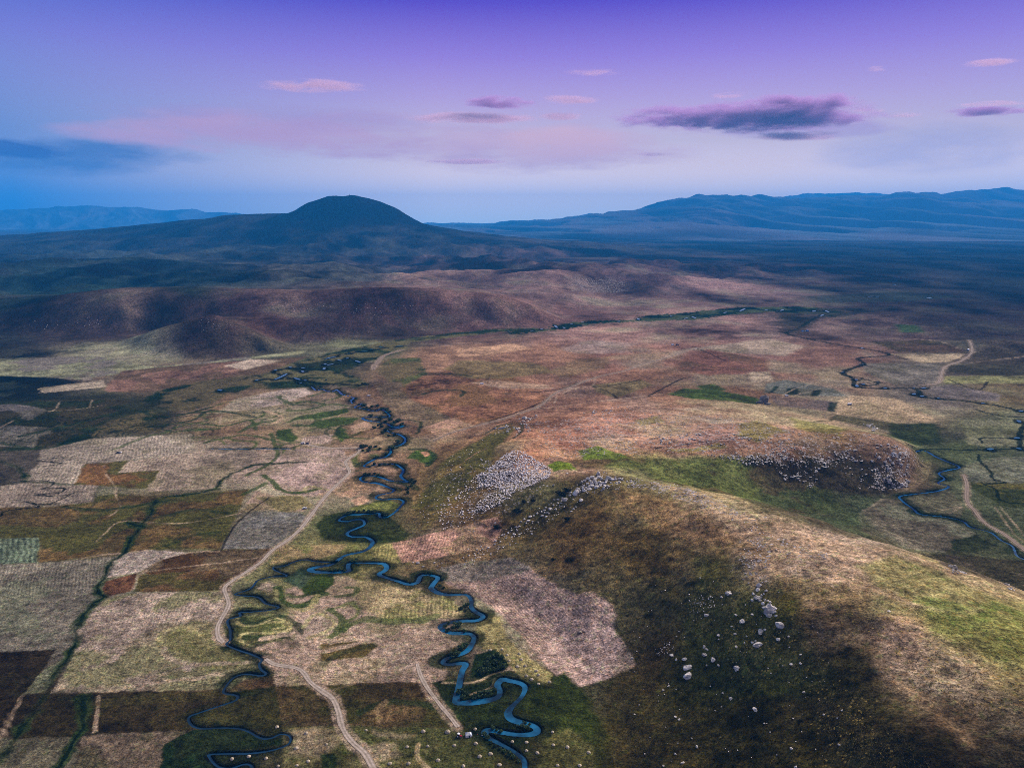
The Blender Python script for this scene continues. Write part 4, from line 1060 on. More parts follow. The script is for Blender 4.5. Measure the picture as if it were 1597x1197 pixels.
# ================================================================== far ranges
def range_mesh(name, crest_px, d_base, d_crest, d_back, seed, amp, label, az_pad=.12, nrow=300, ncol=900, hue=(46,54,66), gully=1.7):
    c = np.array([(float(ray(u, v)[0]), H + float(ray(u, v)[1]) * d_crest) for u, v in crest_px])
    a = np.linspace(c[0, 0] - az_pad, c[-1, 0] + az_pad, ncol)
    ch = np.interp(a, c[:, 0], c[:, 1])
    ch += (fbm(a * 900, a * 0, 60, 3, .5, seed=seed) - .5) * amp * .35
    edge = sstep(0, az_pad * .9, a - a[0]) if c[0, 1] > 380 else 1
    r = np.concatenate([np.linspace(d_base, d_crest, int(nrow * .72)), np.linspace(d_crest, d_back, int(nrow * .28) + 1)[1:]])
    A, R = np.meshgrid(a, r)
    X = A * R; Y = R
    t = (R - d_base) / (d_crest - d_base)
    up = np.where(t <= 1, .30 * np.clip(t, 0, 1) + .70 * np.clip(t, 0, 1) ** 2.1, 1 - .75 * ((R - d_crest) / (d_back - d_crest)) ** 1.2)
    wx = X + 900 * (fbm(X, Y, 2600, 3, seed=seed + 1) - .5); wy = Y + 900 * (fbm(X, Y, 2600, 3, seed=seed + 2) - .5)
    rid = 1 - np.abs(2 * fbm(wx + .55 * wy, wy * .38, 2300, 5, .5, seed=seed + 3) - 1)
    fine = fbm(wx + .4 * wy, wy * .5, 800, 5, .55, seed=seed + 4)
    rel = np.clip(t, 0, 1) * np.clip(1.08 - np.clip(t, 0, 1), 0, 1) * 4
    Z = -25 + (ch[None] + 25) * up + gully * amp * (rel * (rid - .78) * 1.15 + np.clip(t * 3, 0, 1) * (fine - .5) * .34)
    Z = np.where(t <= 1, np.minimum(Z, -25 + (ch[None] + 25) * np.maximum(up * 1.25, up) + 10), Z)
    n_r, n_c = R.shape
    I = np.arange(n_r * n_c).reshape(n_r, n_c)
    F = np.stack([I[:-1, :-1], I[:-1, 1:], I[1:, 1:], I[1:, :-1]], -1).reshape(-1, 4)
    me = mesh_from(name, np.c_[X.ravel(), Y.ravel(), Z.ravel()], F, M_TURF)
    tone = np.clip(.95 + 3.6 * (fbm(wx + .4 * wy, wy * .4, 900, 6, .66, seed=seed + 5) - .5) + 1.2 * (rid - .75), .25, 2.4).ravel()  # relief shading put into the colour: ridges paler, gullies darker
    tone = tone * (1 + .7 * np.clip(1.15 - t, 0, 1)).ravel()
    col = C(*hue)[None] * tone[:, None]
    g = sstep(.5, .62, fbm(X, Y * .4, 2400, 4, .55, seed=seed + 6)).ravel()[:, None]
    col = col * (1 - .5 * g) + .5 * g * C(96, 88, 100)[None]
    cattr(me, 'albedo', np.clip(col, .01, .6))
    return structure(name, me, label, 'mountains')


range_mesh('mountain_range', [(640,352),(700,349),(760,348.5),(830,346),(890,337),(950,330),(1010,321),(1050,312),(1080,306),(1110,304),(1150,305.5),(1200,306),(1235,305),(1270,306.5),(1330,303),(1370,302.5),(1400,297),(1440,294),(1470,297),(1500,293.5),(1530,291.5),(1560,293),(1597,292.5),(1750,292)],
           11000, 23500, 28500, 60, 420, 'long blue mountain range rising along the skyline beyond the plain', az_pad=.1)
range_mesh('mountain_range', [(1200,312),(1245,304),(1280,299.5),(1310,301),(1360,303),(1450,310)], 26000, 30500, 34000, 75, 240, 'pale far peak showing behind the blue mountain range', az_pad=.03, nrow=120, ncol=260)
range_mesh('mountain_range', [(-120,330),(0,327),(60,325),(100,322),(130,320),(165,325),(215,323),(260,327),(300,325),(350,331),(430,338),(520,344)], 25500, 30500, 34000, 90, 240, 'faint blue mountains at the horizon beyond the volcano', az_pad=.06, nrow=160, ncol=500)
range_mesh('mountain_range', [(650,349),(720,347.5),(800,345),(880,341),(920,334),(940,336),(1000,340)], 25500, 30500, 34000, 97, 200, 'pale low ridge at the horizon in the gap right of the volcano', az_pad=.05, nrow=120, ncol=300)

# ================================================================== stones
ICO = {}
for sub in (1, 2, 3):
    b = bmesh.new(); bmesh.ops.create_icosphere(b, subdivisions=sub, radius=1.0)
    b.verts.ensure_lookup_table()
    ICO[sub] = (np.array([v.co[:] for v in b.verts]), np.array([[v.index for v in f.verts] for f in b.faces]))
    b.free()


def rock_verts(sub, seed, cuts=9):
    r = np.random.default_rng(seed)
    V = ICO[sub][0].copy()
    nrm = r.normal(size=(cuts, 3)); nrm /= np.linalg.norm(nrm, axis=1, keepdims=True)
    off = r.uniform(.52, .86, cuts)
    s = np.ones(len(V))
    for n, d in zip(nrm, off):
        q = V @ n
        k = q > 1e-6
        s[k] = np.minimum(s[k], d / q[k])
    V = V * np.clip(s, .35, 1)[:, None]
    V *= (1 + .10 * r.normal(size=len(V)))[:, None]
    V *= np.array([r.uniform(.85, 1.25), r.uniform(.7, 1.0), r.uniform(.55, .85)])
    return V


ROCKS = [mesh_from('boulder', rock_verts(3 if i < 6 else 2, 200 + i), ICO[3 if i < 6 else 2][1], M_ROCK, False) for i in range(12)]
DROCKS = [mesh_from('dark_boulder', rock_verts(3, 300 + i, 12), ICO[3][1], M_DARKROCK, False) for i in range(4)]


def dist_at(x, y, z):
    return y * CP + (H - z) * SP


def boulder(u, v, wpx, label, group=None, tall=1.0, meshes=ROCKS, name='boulder', cat='boulder', sink=.42, rot=None, sx=1.0):
    x, y = spot(u, v)
    z = float(ground_z(x, y))
    s = wpx / FPX * dist_at(x, y, z) * .5
    o = put(name, meshes[random.randrange(len(meshes))], None, label, cat, group)
    o.location = (x, y, z + s * (.6 * tall - sink))
    o.rotation_euler = (random.uniform(-.3, .3), random.uniform(-.3, .3), random.uniform(0, 6.28) if rot is None else rot)
    o.scale = (s * sx * random.uniform(.9, 1.15), s * random.uniform(.85, 1.15), s * tall * random.uniform(.85, 1.2))
    return o


def zoomed(lst, ox, oy, k):
    return [(ox + p[0] / k, oy + p[1] / k) + tuple(p[2:]) for p in lst]


# -- boulders on the near face of the hill, each one traced
G = 'boulders on the near face of the hill'
for u, v, w, t, lab in zoomed([
    (862, 352, 62, 1.25, 'largest pale boulder, a broken block below the upright pile on the hillside'),
    (916, 440, 40, 1.5, 'tall upright pale boulder below the broken block on the hillside'),
    (424, 705, 46, .9, 'round pale boulder, lower of the touching pair on the hillside'),
    (421, 655, 50, .75, 'flat pale boulder, upper of the touching pair on the hillside'),
    (560, 620, 40, .9, 'angular whitish boulder to the right of the touching pair'),
    (805, 537, 42, .8, 'wide white boulder below the flat slab on the green slope'),
    (822, 463, 44, .5, 'flat white slab lying on the green slope beside the upright boulder'),
    (720, 405, 38, .5, 'long narrow pale slab lying aslant on the slope'),
    (688, 665, 26, 1.2, 'lone pointed white boulder beside a dark green patch'),
    (527, 378, 26, .9, 'pale boulder just below the rubble patch on the slope'),
    (648, 258, 32, .7, 'pale slab above the rubble patch near the ridge'),
    (910, 505, 32, .7, 'white rounded boulder under the tall upright boulder'),
    (785, 887, 26, 1.0, 'white boulder with a brown bare spot beside it low on the hill')], 950, 850, 3.45):
    boulder(u, v, w / 2.9, lab, G, t, sx=1.1)
G2 = 'pale blocks in the upright pile on the hillside'
for u, v, w in zoomed([(805, 218, 34), (800, 243, 26), (797, 285, 40), (770, 296, 20), (846, 246, 20), (812, 300, 22), (838, 296, 24), (852, 300, 18), (828, 316, 22), (776, 262, 22),
                       (868, 306, 18), (832, 262, 16), (820, 270, 14), (893, 345, 24), (885, 362, 28), (898, 382, 20), (878, 335, 24), (838, 340, 30), (862, 378, 34)], 950, 850, 3.45):
    boulder(u, v, w / 3.45, 'pale block in the upright pile of boulders on the near hillside', G2, 1.1)
G3 = 'small white rocks scattered on the near slope'
for u, v, w in zoomed([(965, 492, 20), (680, 478, 24), (590, 485, 20), (590, 645, 22), (515, 590, 28), (405, 612, 28), (360, 615, 20), (340, 592, 30), (1030, 588, 18), (982, 640, 24), (1030, 635, 18),
                       (855, 660, 10), (1062, 710, 12), (1092, 732, 9), (1047, 790, 22), (655, 823, 24), (613, 795, 18), (358, 922, 20), (376, 937, 14), (836, 958, 14), (866, 1005, 12), (980, 1092, 20),
                       (1240, 1072, 16), (1155, 910, 14), (1228, 928, 9), (1253, 888, 14), (472, 1082, 22), (356, 1122, 18), (394, 1170, 26), (292, 1185, 16), (1005, 1192, 20), (290, 778, 18),
                       (320, 757, 16), (160, 858, 10), (545, 758, 9), (605, 868, 9), (360, 775, 9), (740, 490, 16), (728, 525, 15), (685, 547, 18), (770, 522, 22), (787, 514, 16), (660, 437, 14),
                       (683, 375, 18), (770, 372, 22), (605, 280, 18), (610, 318, 10), (405, 495, 12), (362, 490, 10), (512, 545, 28), (527, 560, 18), (840, 455, 18), (490, 175, 12), (750, 203, 12),
                       (735, 152, 12), (590, 505, 12), (525, 645, 12), (124, 607, 14), (370, 1063, 8), (220, 1032, 6), (445, 1037, 10), (766, 1140, 8), (970, 548, 12), (578, 800, 8), (567, 404, 8), (455, 402, 8), (740, 575, 8), (935, 648, 9), (920, 612, 12)], 950, 850, 3.45):
    boulder(u, v, max(w / 3.45, 2.2), 'small white rock lying on the dark grassy near slope of the hill', G3, .85)


def in_px(poly, n, seed, dens=None):
    r = np.random.default_rng(seed)
    P = np.array(poly, float); out = []
    while len(out) < n:
        q = r.uniform(P.min(0), P.max(0), (n * 2, 2))
        q = q[inside(q[:, 0], q[:, 1], P)]
        if dens is not None:
            q = q[r.random(len(q)) < np.array([dens(*t) for t in q])]
        out += [tuple(t) for t in q]
    return out[:n]


# -- the crag on the ridge
G4 = 'boulders of the crag on the ridge top'
for u, v, w, t, lab in zoomed([
    (590, 500, 120, .9, 'huge rounded pale boulder at the lower left end of the ridge crag'),
    (715, 455, 70, 1.0, 'pale boulder second from the lower left end of the ridge crag'),
    (795, 425, 90, .7, 'long pale slab low in the middle of the ridge crag'),
    (900, 400, 70, .9, 'round pale boulder at the foot of the ridge crag beside the dark cleft'),
    (965, 370, 70, 1.0, 'pale boulder right of the dark cleft at the foot of the ridge crag'),
    (835, 250, 60, 1.4, 'upright grey block near the top of the ridge crag'),
    (935, 205, 60, 1.5, 'topmost grey pinnacle block of the ridge crag'),
    (415, 600, 70, 1.2, 'big pale boulder apart to the lower left of the ridge crag'),
    (672, 600, 60, .8, 'single pale boulder on the grass just below the ridge crag'),
    (235, 362, 34, .9, 'lone white boulder on the turf above the dark shrub patch')], 840, 720, 9.98):
    boulder(u, v, w / 8.4, lab, G4, t)
for u, v, w in zoomed([(675, 315, 50), (720, 300, 50), (770, 270, 60), (800, 300, 50), (760, 350, 50), (700, 385, 50), (690, 420, 45), (740, 410, 50), (830, 340, 60), (840, 380, 55), (880, 270, 50), (900, 330, 60),
                       (905, 358, 50), (935, 250, 60), (985, 270, 50), (1000, 340, 50), (1040, 330, 50), (1030, 380, 50), (1010, 420, 45), (980, 450, 40), (620, 425, 40), (640, 470, 60), (500, 480, 35), (490, 520, 30),
                       (1090, 265, 70), (1150, 280, 60), (1200, 280, 55), (1260, 275, 60), (1300, 285, 40), (1075, 380, 40), (1100, 390, 34), (1130, 330, 34), (1215, 330, 34), (1260, 325, 40), (1375, 310, 36), (1440, 300, 34), (1490, 305, 34), (1510, 340, 30),
                       (870, 300, 55), (790, 385, 50), (950, 320, 50), (1060, 300, 50)], 840, 720, 9.98):
    boulder(u, v, w / 7.6, 'pale boulder in the dense crag of rocks on the ridge top', 'boulders packed in the ridge crag', 1.1)
# -- the trail of stones running down from it
trail = [(u, v, w / 9.98) for u, v, w in zoomed([(375, 560, 45), (310, 590, 50), (240, 590, 36), (300, 640, 50), (235, 675, 45), (180, 735, 60), (110, 710, 40), (270, 740, 50), (90, 755, 45), (45, 770, 34), (400, 700, 36), (350, 640, 28), (360, 690, 26),
                (585, 700, 32), (545, 735, 45), (505, 772, 45), (430, 665, 22), (145, 780, 26)], 840, 720, 9.98)]
trail += [(u, v, w / 3.99) for u, v, w in zoomed([(870, 770, 22), (905, 772, 20), (860, 800, 16), (845, 820, 20), (820, 815, 22), (835, 795, 16), (790, 800, 18), (770, 815, 16), (745, 820, 24), (735, 845, 26), (710, 835, 20),
     (720, 860, 18), (760, 850, 16), (690, 850, 16), (680, 880, 18), (660, 885, 16), (665, 905, 14), (645, 930, 24), (680, 930, 16), (755, 925, 22), (720, 900, 12), (610, 920, 18), (585, 930, 16), (570, 935, 14), (630, 905, 14), (600, 945, 12),
     (560, 975, 14), (525, 990, 18), (530, 970, 14), (485, 1012, 20), (440, 1005, 18), (450, 1020, 16), (415, 1025, 16), (425, 1045, 16), (400, 1050, 14), (455, 1055, 14), (360, 1020, 12), (365, 1060, 14), (385, 1090, 12), (330, 1075, 12), (350, 1095, 12), (340, 1115, 14), (390, 1115, 12),
     (45, 1108, 20), (15, 1105, 14), (80, 1130, 16), (150, 1105, 14), (195, 1108, 12), (195, 1135, 10), (170, 1125, 10)], 640, 600, 3.989)]
for u, v, w in trail:
    boulder(u, v, max(w, 2.4), 'pale stone in the trail running down the slope below the ridge crag', 'stones of the trail below the crag', .95)
# -- outcrops seen further off
for u, v, w, t, lab in [(818, 652, 11, 1.2, 'grey outcrop at the far left corner of the plateau'), (808, 668, 9, 1, 'grey rock at the left rim of the plateau under the corner outcrop'), (783, 668, 12, .9, 'dark grey rocks on the slope left of the plateau corner'),
                        (1487, 886, 26, .7, 'grey rocky ledge behind the ridge crest at the right'), (1500, 892, 12, .8, 'grey rock at the end of the rocky ledge behind the crest'), (1572, 913, 24, .6, 'dark rocky ledge in the gully beyond the right crest'),
                        (1194, 806, 6, .9, 'dark lone rock on the crest line in front of the green gully'), (1387, 953, 9, .7, 'grey rock half buried in the pale turf of the ridge'), (1355, 664, 18, .8, 'grey rocky knoll at the back edge of the plateau'), (1368, 668, 10, .7, 'low grey rock beside the knoll at the back of the plateau'),
                        (885, 738, 6, .8, 'small pale rock between the scree and the ridge')]:
    boulder(u, v, w * .8, lab, None, t * .8, sx=1.3, meshes=DROCKS if w > 15 else ROCKS, sink=.5)
for u, v, w, t, lab in [(1190, 626, 17, 1.3, 'dark rock pinnacle standing behind the plateau beside striped fields'), (1184, 628, 12, .9, 'dark boulder leaning against the left of the rock pinnacle'), (1197, 630, 11, .9, 'dark boulder at the right foot of the rock pinnacle'), (936, 436, 16, .4, 'dark rocky knob among the far rolling hills')]:
    boulder(u, v, w, lab, None, t, meshes=DROCKS, name='rock_pinnacle' if w == 17 else 'boulder', cat='rock')
# -- the biggest blocks of the cliff at the plateau's right end and of the scree
for i, (u, v) in enumerate(in_px([(1360, 690), (1400, 695), (1430, 740), (1410, 765), (1385, 760), (1355, 720)], 26, 5)):
    boulder(u, v, random.uniform(3.5, 6.5), 'grey block in the rocky right end of the plateau', 'blocks of the plateau cliff', 1.1)
for i, (u, v) in enumerate(in_px([(750, 715), (805, 703), (845, 722), (855, 738), (800, 765), (745, 760)], 30, 6)):
    boulder(u, v, random.uniform(3.2, 5), 'larger grey block in the dense scree fan on the slope', 'larger blocks of the scree fan', .9)


def stone_mass(name, label, pts, size_px, seed, mat, sub=1):
    r = np.random.default_rng(seed)
    protos = [rock_verts(sub, 500 + i, 7) for i in range(6)]
    F0 = ICO[sub][1]; VV, FF = [], []
    for k, (u, v) in enumerate(pts):
        x, y = spot(u, v); z = float(ground_z(x, y))
        s = r.uniform(*size_px) * (r.random() ** .5 * .6 + .5) / FPX * dist_at(x, y, z) * .5
        V = protos[k % 6] * s * np.array([r.uniform(.8, 1.3), r.uniform(.8, 1.2), r.uniform(.45, .95)])
        a = r.uniform(0, 6.28); ca, sa = math.cos(a), math.sin(a)
        V = np.c_[V[:, 0] * ca - V[:, 1] * sa, V[:, 0] * sa + V[:, 1] * ca, V[:, 2]] + np.array([x, y, z + s * .3])
        VV.append(V); FF.append(F0 + k * len(V))
    me = mesh_from(name, np.concatenate(VV), np.concatenate(FF), mat, False)
    return put(name, me, 'stuff', label)


scree = in_px([(748, 760), (742, 742), (765, 728), (785, 710), (800, 702), (818, 704), (838, 718), (858, 730), (860, 742), (835, 755), (805, 766), (792, 772), (770, 758)], 2300, 21)
scree += in_px([(690, 830), (680, 790), (740, 742), (790, 765), (800, 775), (745, 800), (720, 820)], 330, 22, lambda u, v: .3 + .7 * float(vnoise(np.array([u / 7]), np.array([v / 6]))[0] > .5))
scree += in_px([(730, 800), (760, 770), (795, 768), (790, 780), (755, 800)], 220, 23)
stone_mass('scree', 'dense fan of pale grey stones spilling down the slope', scree, (1.8, 3.4), 31, M_STONES)
cl = []
for poly, n in [([(1195, 705), (1230, 700), (1245, 715), (1215, 730), (1190, 722)], 120), ([(1135, 712), (1240, 706), (1250, 716), (1170, 727), (1140, 720)], 240), ([(1245, 710), (1290, 705), (1300, 725), (1270, 740), (1245, 735)], 130), ([(1235, 735), (1260, 725), (1275, 745), (1265, 762), (1245, 752)], 110),
                ([(1205, 722), (1225, 722), (1240, 745), (1225, 750)], 80), ([(1295, 702), (1345, 700), (1345, 720), (1300, 722)], 150), ([(1300, 725), (1365, 730), (1370, 755), (1310, 750)], 60), ([(1355, 690), (1400, 692), (1420, 720), (1418, 755), (1400, 765), (1365, 745)], 230), ([(1385, 735), (1418, 735), (1415, 765), (1385, 755)], 170),
                ([(1180, 680), (1240, 685), (1240, 700), (1190, 702)], 110), ([(1020, 680), (1130, 672), (1180, 685), (1120, 695), (1020, 692)], 170), ([(900, 645), (980, 632), (990, 640), (905, 655)], 80), ([(1100, 708), (1150, 705), (1160, 715), (1110, 714)], 60),
                ([(800, 665), (824, 660), (828, 672), (804, 682)], 90), ([(806, 655), (830, 643), (840, 650), (812, 662)], 70), ([(772, 668), (790, 660), (798, 674), (778, 676)], 60), ([(1470, 882), (1500, 880), (1508, 896), (1480, 892)], 45), ([(1560, 905), (1590, 912), (1597, 925), (1570, 918)], 30), ([(1340, 662), (1370, 660), (1380, 672), (1350, 672)], 60)]:
    cl += in_px(poly, int(n * .55), 40 + len(cl), lambda u, v: .06 + .94 * float(vnoise(np.array([u / 8]), np.array([v / 6]))[0] > .55))
stone_mass('stones', 'grey stones and blocks strewn over the plateau and its cliffs', cl, (1.2, 4.6), 32, M_STONES2)
sc = in_px([(1075, 935), (1110, 928), (1115, 945), (1085, 960), (1075, 955)], 60, 51) + in_px([(1020, 1012), (1048, 1000), (1052, 1015), (1025, 1022)], 34, 52) + in_px([(1155, 870), (1165, 845), (1182, 840), (1190, 862), (1178, 885), (1160, 890)], 70, 53) + \
    in_px([(1000, 748), (1060, 756), (1110, 775), (1085, 775), (1010, 756)], 60, 54) + in_px([(780, 830), (860, 780), (900, 765), (905, 780), (800, 850), (730, 880), (740, 862)], 150, 55) + in_px([(880, 765), (940, 735), (990, 745), (1000, 757), (920, 770), (890, 780)], 120, 56) + \
    in_px([(960, 1000), (1040, 880), (1200, 880), (1300, 1020), (1300, 1190), (1000, 1190)], 90, 57) + in_px([(1150, 800), (1240, 850), (1230, 870), (1160, 830)], 40, 58) + in_px([(640, 790), (690, 720), (780, 670), (720, 740), (680, 800), (660, 830)], 90, 59)
stone_mass('stones', 'small pale stones sprinkled over the grassy slopes of the near hill', sc, (1.2, 2.8), 33, M_STONES)
ter = in_px([(420, 470), (600, 472), (680, 480), (600, 495), (430, 492)], 130, 61) + in_px([(20, 503), (160, 492), (180, 505), (30, 520)], 40, 62) + in_px([(310, 497), (350, 495), (370, 515), (300, 520)], 40, 63)
stone_mass('stones', 'tiny pale stones dotted over the brown terrace faces', ter, (.7, 1.5), 34, M_STONES)

# ================================================================== bushes and shrubs
def leaf_mesh(name, seed, n, leaf, squash, mat, stem=True):
    r = np.random.default_rng(seed)
    lobes = [(r.normal(size=3) * np.array([.38, .38, .2]) + np.array([0, 0, .55]), r.uniform(.34, .6)) for _ in range(7)]
    V, F = [], []
    for k in range(n):
        c, rad = lobes[r.integers(7)]
        d = r.normal(size=3); d /= np.linalg.norm(d)
        p = c + d * rad * r.uniform(.55, 1.05) ** .6
        p[2] = max(p[2] * squash, .02)
        a = r.normal(size=3); a /= np.linalg.norm(a); b = np.cross(a, r.normal(size=3)); b /= np.linalg.norm(b) + 1e-9
        s = leaf * r.uniform(.6, 1.4)
        i = len(V)
        V += [p - a * s - b * s * .6, p + a * s * .3 - b * s * .8, p + a * s + b * s * .3, p - a * s * .2 + b * s * .8]
        F.append((i, i + 1, i + 2, i + 3))
    me = mesh_from(name, V, F, mat, False)
    if stem:
        me.materials.append(M_STEM)
    return me


BUSHES = [leaf_mesh('bush', 70 + i, 700, .11, .85, M_BUSH, False) for i in range(5)]
SHRUBS = [leaf_mesh('shrub', 90 + i, 500, .10, .45, M_SHRUB, False) for i in range(4)]


def bush(u, v, wpx, label, group, meshes=BUSHES, name='bush', sxy=(1, 1), rot=None):
    x, y = spot(u, v); z = max(float(ground_z(x, y)), -.5)
    s = wpx / FPX * dist_at(x, y, z) * .52
    o = put(name, meshes[random.randrange(len(meshes))], None, label, name, group)
    o.location = (x, y, z - .05); o.rotation_euler = (0, 0, random.uniform(0, 6.28) if rot is None else rot)
    k = random.uniform(.85, 1.15)
    o.scale = (s * k * sxy[0], s * k * sxy[1], s * random.uniform(.8, 1.1))
    return o


grp = 'bushes along the river banks'
for pts, w, lab in [
    ([(750,1043),(757,1036),(762,1028),(770,1024),(776,1022),(783,1026),(788,1032),(786,1040),(778,1044),(770,1046),(760,1046),(752,1050),(764,1038),(774,1034)], 13, 'dark green bush in the oval thicket inside the river loop'),
    ([(713,1020),(719,1012),(724,1006),(708,1024)], 12, 'dark bush on the river bend just above the oval thicket'),
    ([(722,1086),(728,1082),(716,1080),(745,1084),(754,1081),(763,1079),(771,1075),(738,1087)], 11, 'dark bush along the lower edge of the loop below the thicket'),
    ([(694,977),(700,973),(706,979),(697,985),(724,984),(717,972),(712,976)], 10, 'dark bush on the small river loop beside the yellow meadow'),
    ([(724,945),(730,943),(727,952),(718,950)], 8, 'dark bush in the hairpin bend above the yellow meadow'),
    ([(768,1138),(775,1140),(781,1143),(772,1145)], 9, 'dark bush at the river bend near the white tent'),
    ([(761,1153),(766,1158),(772,1163),(780,1167),(787,1172),(795,1176),(801,1181),(808,1187),(756,1147)], 11, 'dark green bush lining the river below the tent'),
    ([(808,1131),(815,1133),(822,1135),(826,1131),(818,1129)], 8, 'dark bush inside the last river bend beside the dark meadow'),
    ([(516,889),(523,890),(530,888),(536,891)], 7, 'dark bush in the row between two river loops above the pale meadow'),
    ([(548,875),(554,877),(560,880),(556,873)], 7, 'dark bush at the tight river bend above the pale meadow'),
    ([(665,894),(672,893),(690,904),(686,913),(692,917)], 7, 'dark bush on the river bend beside the grey ploughed field'),
    ([(545,801),(552,798),(560,797),(568,796),(576,798),(584,799),(598,802),(603,803),(540,803)], 8, 'dark bush above the big river meander at the foot of the hill'),
    ([(636,762),(642,757),(645,753),(640,750),(636,769)], 8, 'dark bush where the river touches the foot of the hill'),
    ([(570,741),(576,740),(584,739),(590,741),(568,747)], 7, 'dark bush on the river loop above the green meadow'),
    ([(584,724),(592,726),(600,725),(608,724),(616,724),(577,728)], 7, 'dark bush lining the river bend below the thick grove'),
    ([(566,698),(572,696),(578,699),(586,697),(592,701),(566,703),(574,704),(584,704),(598,706),(604,702),(612,700),(620,698),(628,700),(596,711),(588,714),(602,708)], 9, 'dark bush in the row of bushes crossing the upper river'),
    ([(578,672),(584,668),(590,664),(596,666),(602,672),(610,675),(616,679),(622,681),(588,674),(596,676),(606,680),(614,688),(620,690),(612,694)], 9, 'dark bush in the thick grove along the upper river'),
    ([(602,658),(608,655),(616,659),(622,657),(626,662),(610,662),(594,662)], 8, 'dark bush at the top of the grove by the upper river'),
    ([(572,636),(580,635),(588,634),(596,639),(602,639),(580,641),(568,633),(560,645),(588,648),(598,647),(606,643),(578,649),(572,657),(592,654)], 8, 'dark bush beside the narrow upper river with open pools'),
    ([(552,626),(556,622),(545,625),(560,631)], 6, 'dark bush at the first bends of the upper river'),
    ([(509,593),(565,599),(569,598),(500,604)], 6, 'small dark bush at the edge of the braided marsh')]:
    for u, v in pts:
        if len(pts) > 9 and v < 720 and random.random() < .3:
            continue
        bush(u, v, w * random.uniform(.55, 1.2), lab, grp)
for u, v, w, sx, lab in [(873, 771, 17, 1.3, 'left half of the large dark shrub patch on the hill above the stone trail'), (886, 766, 15, 1.3, 'right half of the large dark shrub patch on the hill above the stone trail'), (817, 782, 11, 1.2, 'dark low shrub on the slope below the scree, upper of two'), (806, 797, 15, 1.3, 'dark low shrub on the slope below the scree, lower of two'),
                      (776, 823, 13, 1.3, 'dark low shrub at the tip of the mauve ploughed field'), (832, 781, 8, 1, 'small dark shrub between the scree and the large shrub patch'), (886, 809, 14, 1.2, 'flat dark shrub on the brown slope below the crag'), (863, 873, 9, 1, 'lone dark shrub in the middle of the brown hillside')]:
    bush(u, v, w, lab, None, SHRUBS, 'shrub', (sx, .8))

# ================================================================== tufts of yellow flowers and grass on the near slope
def tufts(name, label, pts, seed, mat, h):
    r = np.random.default_rng(seed); V, F = [], []
    for u, v in pts:
        x, y = spot(u, v); z = float(ground_z(x, y))
        for b in range(4):
            a = r.uniform(0, 6.28); l = r.uniform(.1, .4); hh = h * r.uniform(.5, 1.3)
            bx, by = x + r.normal() * .3, y + r.normal() * .3; i = len(V)
            V += [(bx - .14 * math.sin(a), by + .14 * math.cos(a), z - .1), (bx + .14 * math.sin(a), by - .14 * math.cos(a), z - .1), (bx + l * math.cos(a), by + l * math.sin(a), z + hh)]
            F.append((i, i + 1, i + 2))
    return put(name, mesh_from(name, V, F, mat, False), 'stuff', label)


M_TUFT = speckle_mat('straw_tuft', (.13, .10, .035), (.30, .23, .07), .8, .9, 0)
M_TUFT2 = speckle_mat('dark_tuft', (.03, .032, .013), (.085, .078, .03), .8, .9, 0)
tp = in_px([(1080, 930), (1150, 885), (1180, 950), (1280, 1040), (1180, 1050), (1100, 1000)], 900, 71) + in_px([(1250, 1050), (1330, 1080), (1460, 1197), (1330, 1197), (1260, 1110)], 900, 72) + in_px([(1200, 900), (1290, 950), (1400, 1040), (1500, 1100), (1590, 1190), (1597, 1000), (1400, 930), (1290, 880)], 1500, 73)
tufts('grass', 'straw yellow tufts scattered over the near slope and ridge', tp, 81, M_TUFT, .5)
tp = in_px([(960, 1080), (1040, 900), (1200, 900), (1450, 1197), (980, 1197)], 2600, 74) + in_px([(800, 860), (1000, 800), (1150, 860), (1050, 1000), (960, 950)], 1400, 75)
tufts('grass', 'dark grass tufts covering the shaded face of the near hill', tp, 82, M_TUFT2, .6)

# ================================================================== haystacks
HAYS = []
for i in range(4):
    V = ICO[3][0].copy(); r = np.random.default_rng(600 + i)
    V[:, 2] = np.where(V[:, 2] > 0, V[:, 2] * 1.0, V[:, 2] * .25)
    rad = 1 - .25 * np.clip(V[:, 2], 0, 1) ** 2
    V[:, :2] *= rad[:, None]
    V *= (1 + .07 * r.normal(size=len(V)))[:, None]
    V[:, 2] *= r.uniform(.75, .95)
    HAYS.append(mesh_from('haystack', V, ICO[3][1], M_HAY, True))
hay = [((698,1141),8.5,'wide flattened haystack left of the red tractor'),((741,1136.5),5.5,'small haystack just behind the white tent'),((660,1140),7,'haystack beside the pale bare strip left of the camp')]
for p, w, lab in hay:
    x, y = spot(*p); o = put('haystack', HAYS[random.randrange(4)], None, lab, 'haystack', 'haystacks on the mown meadows')
    s = w / FPX * dist_at(x, y, 0) * .5; o.location = (x, y, float(ground_z(x, y))); o.scale = (s, s, s); o.rotation_euler.z = random.uniform(0, 6)
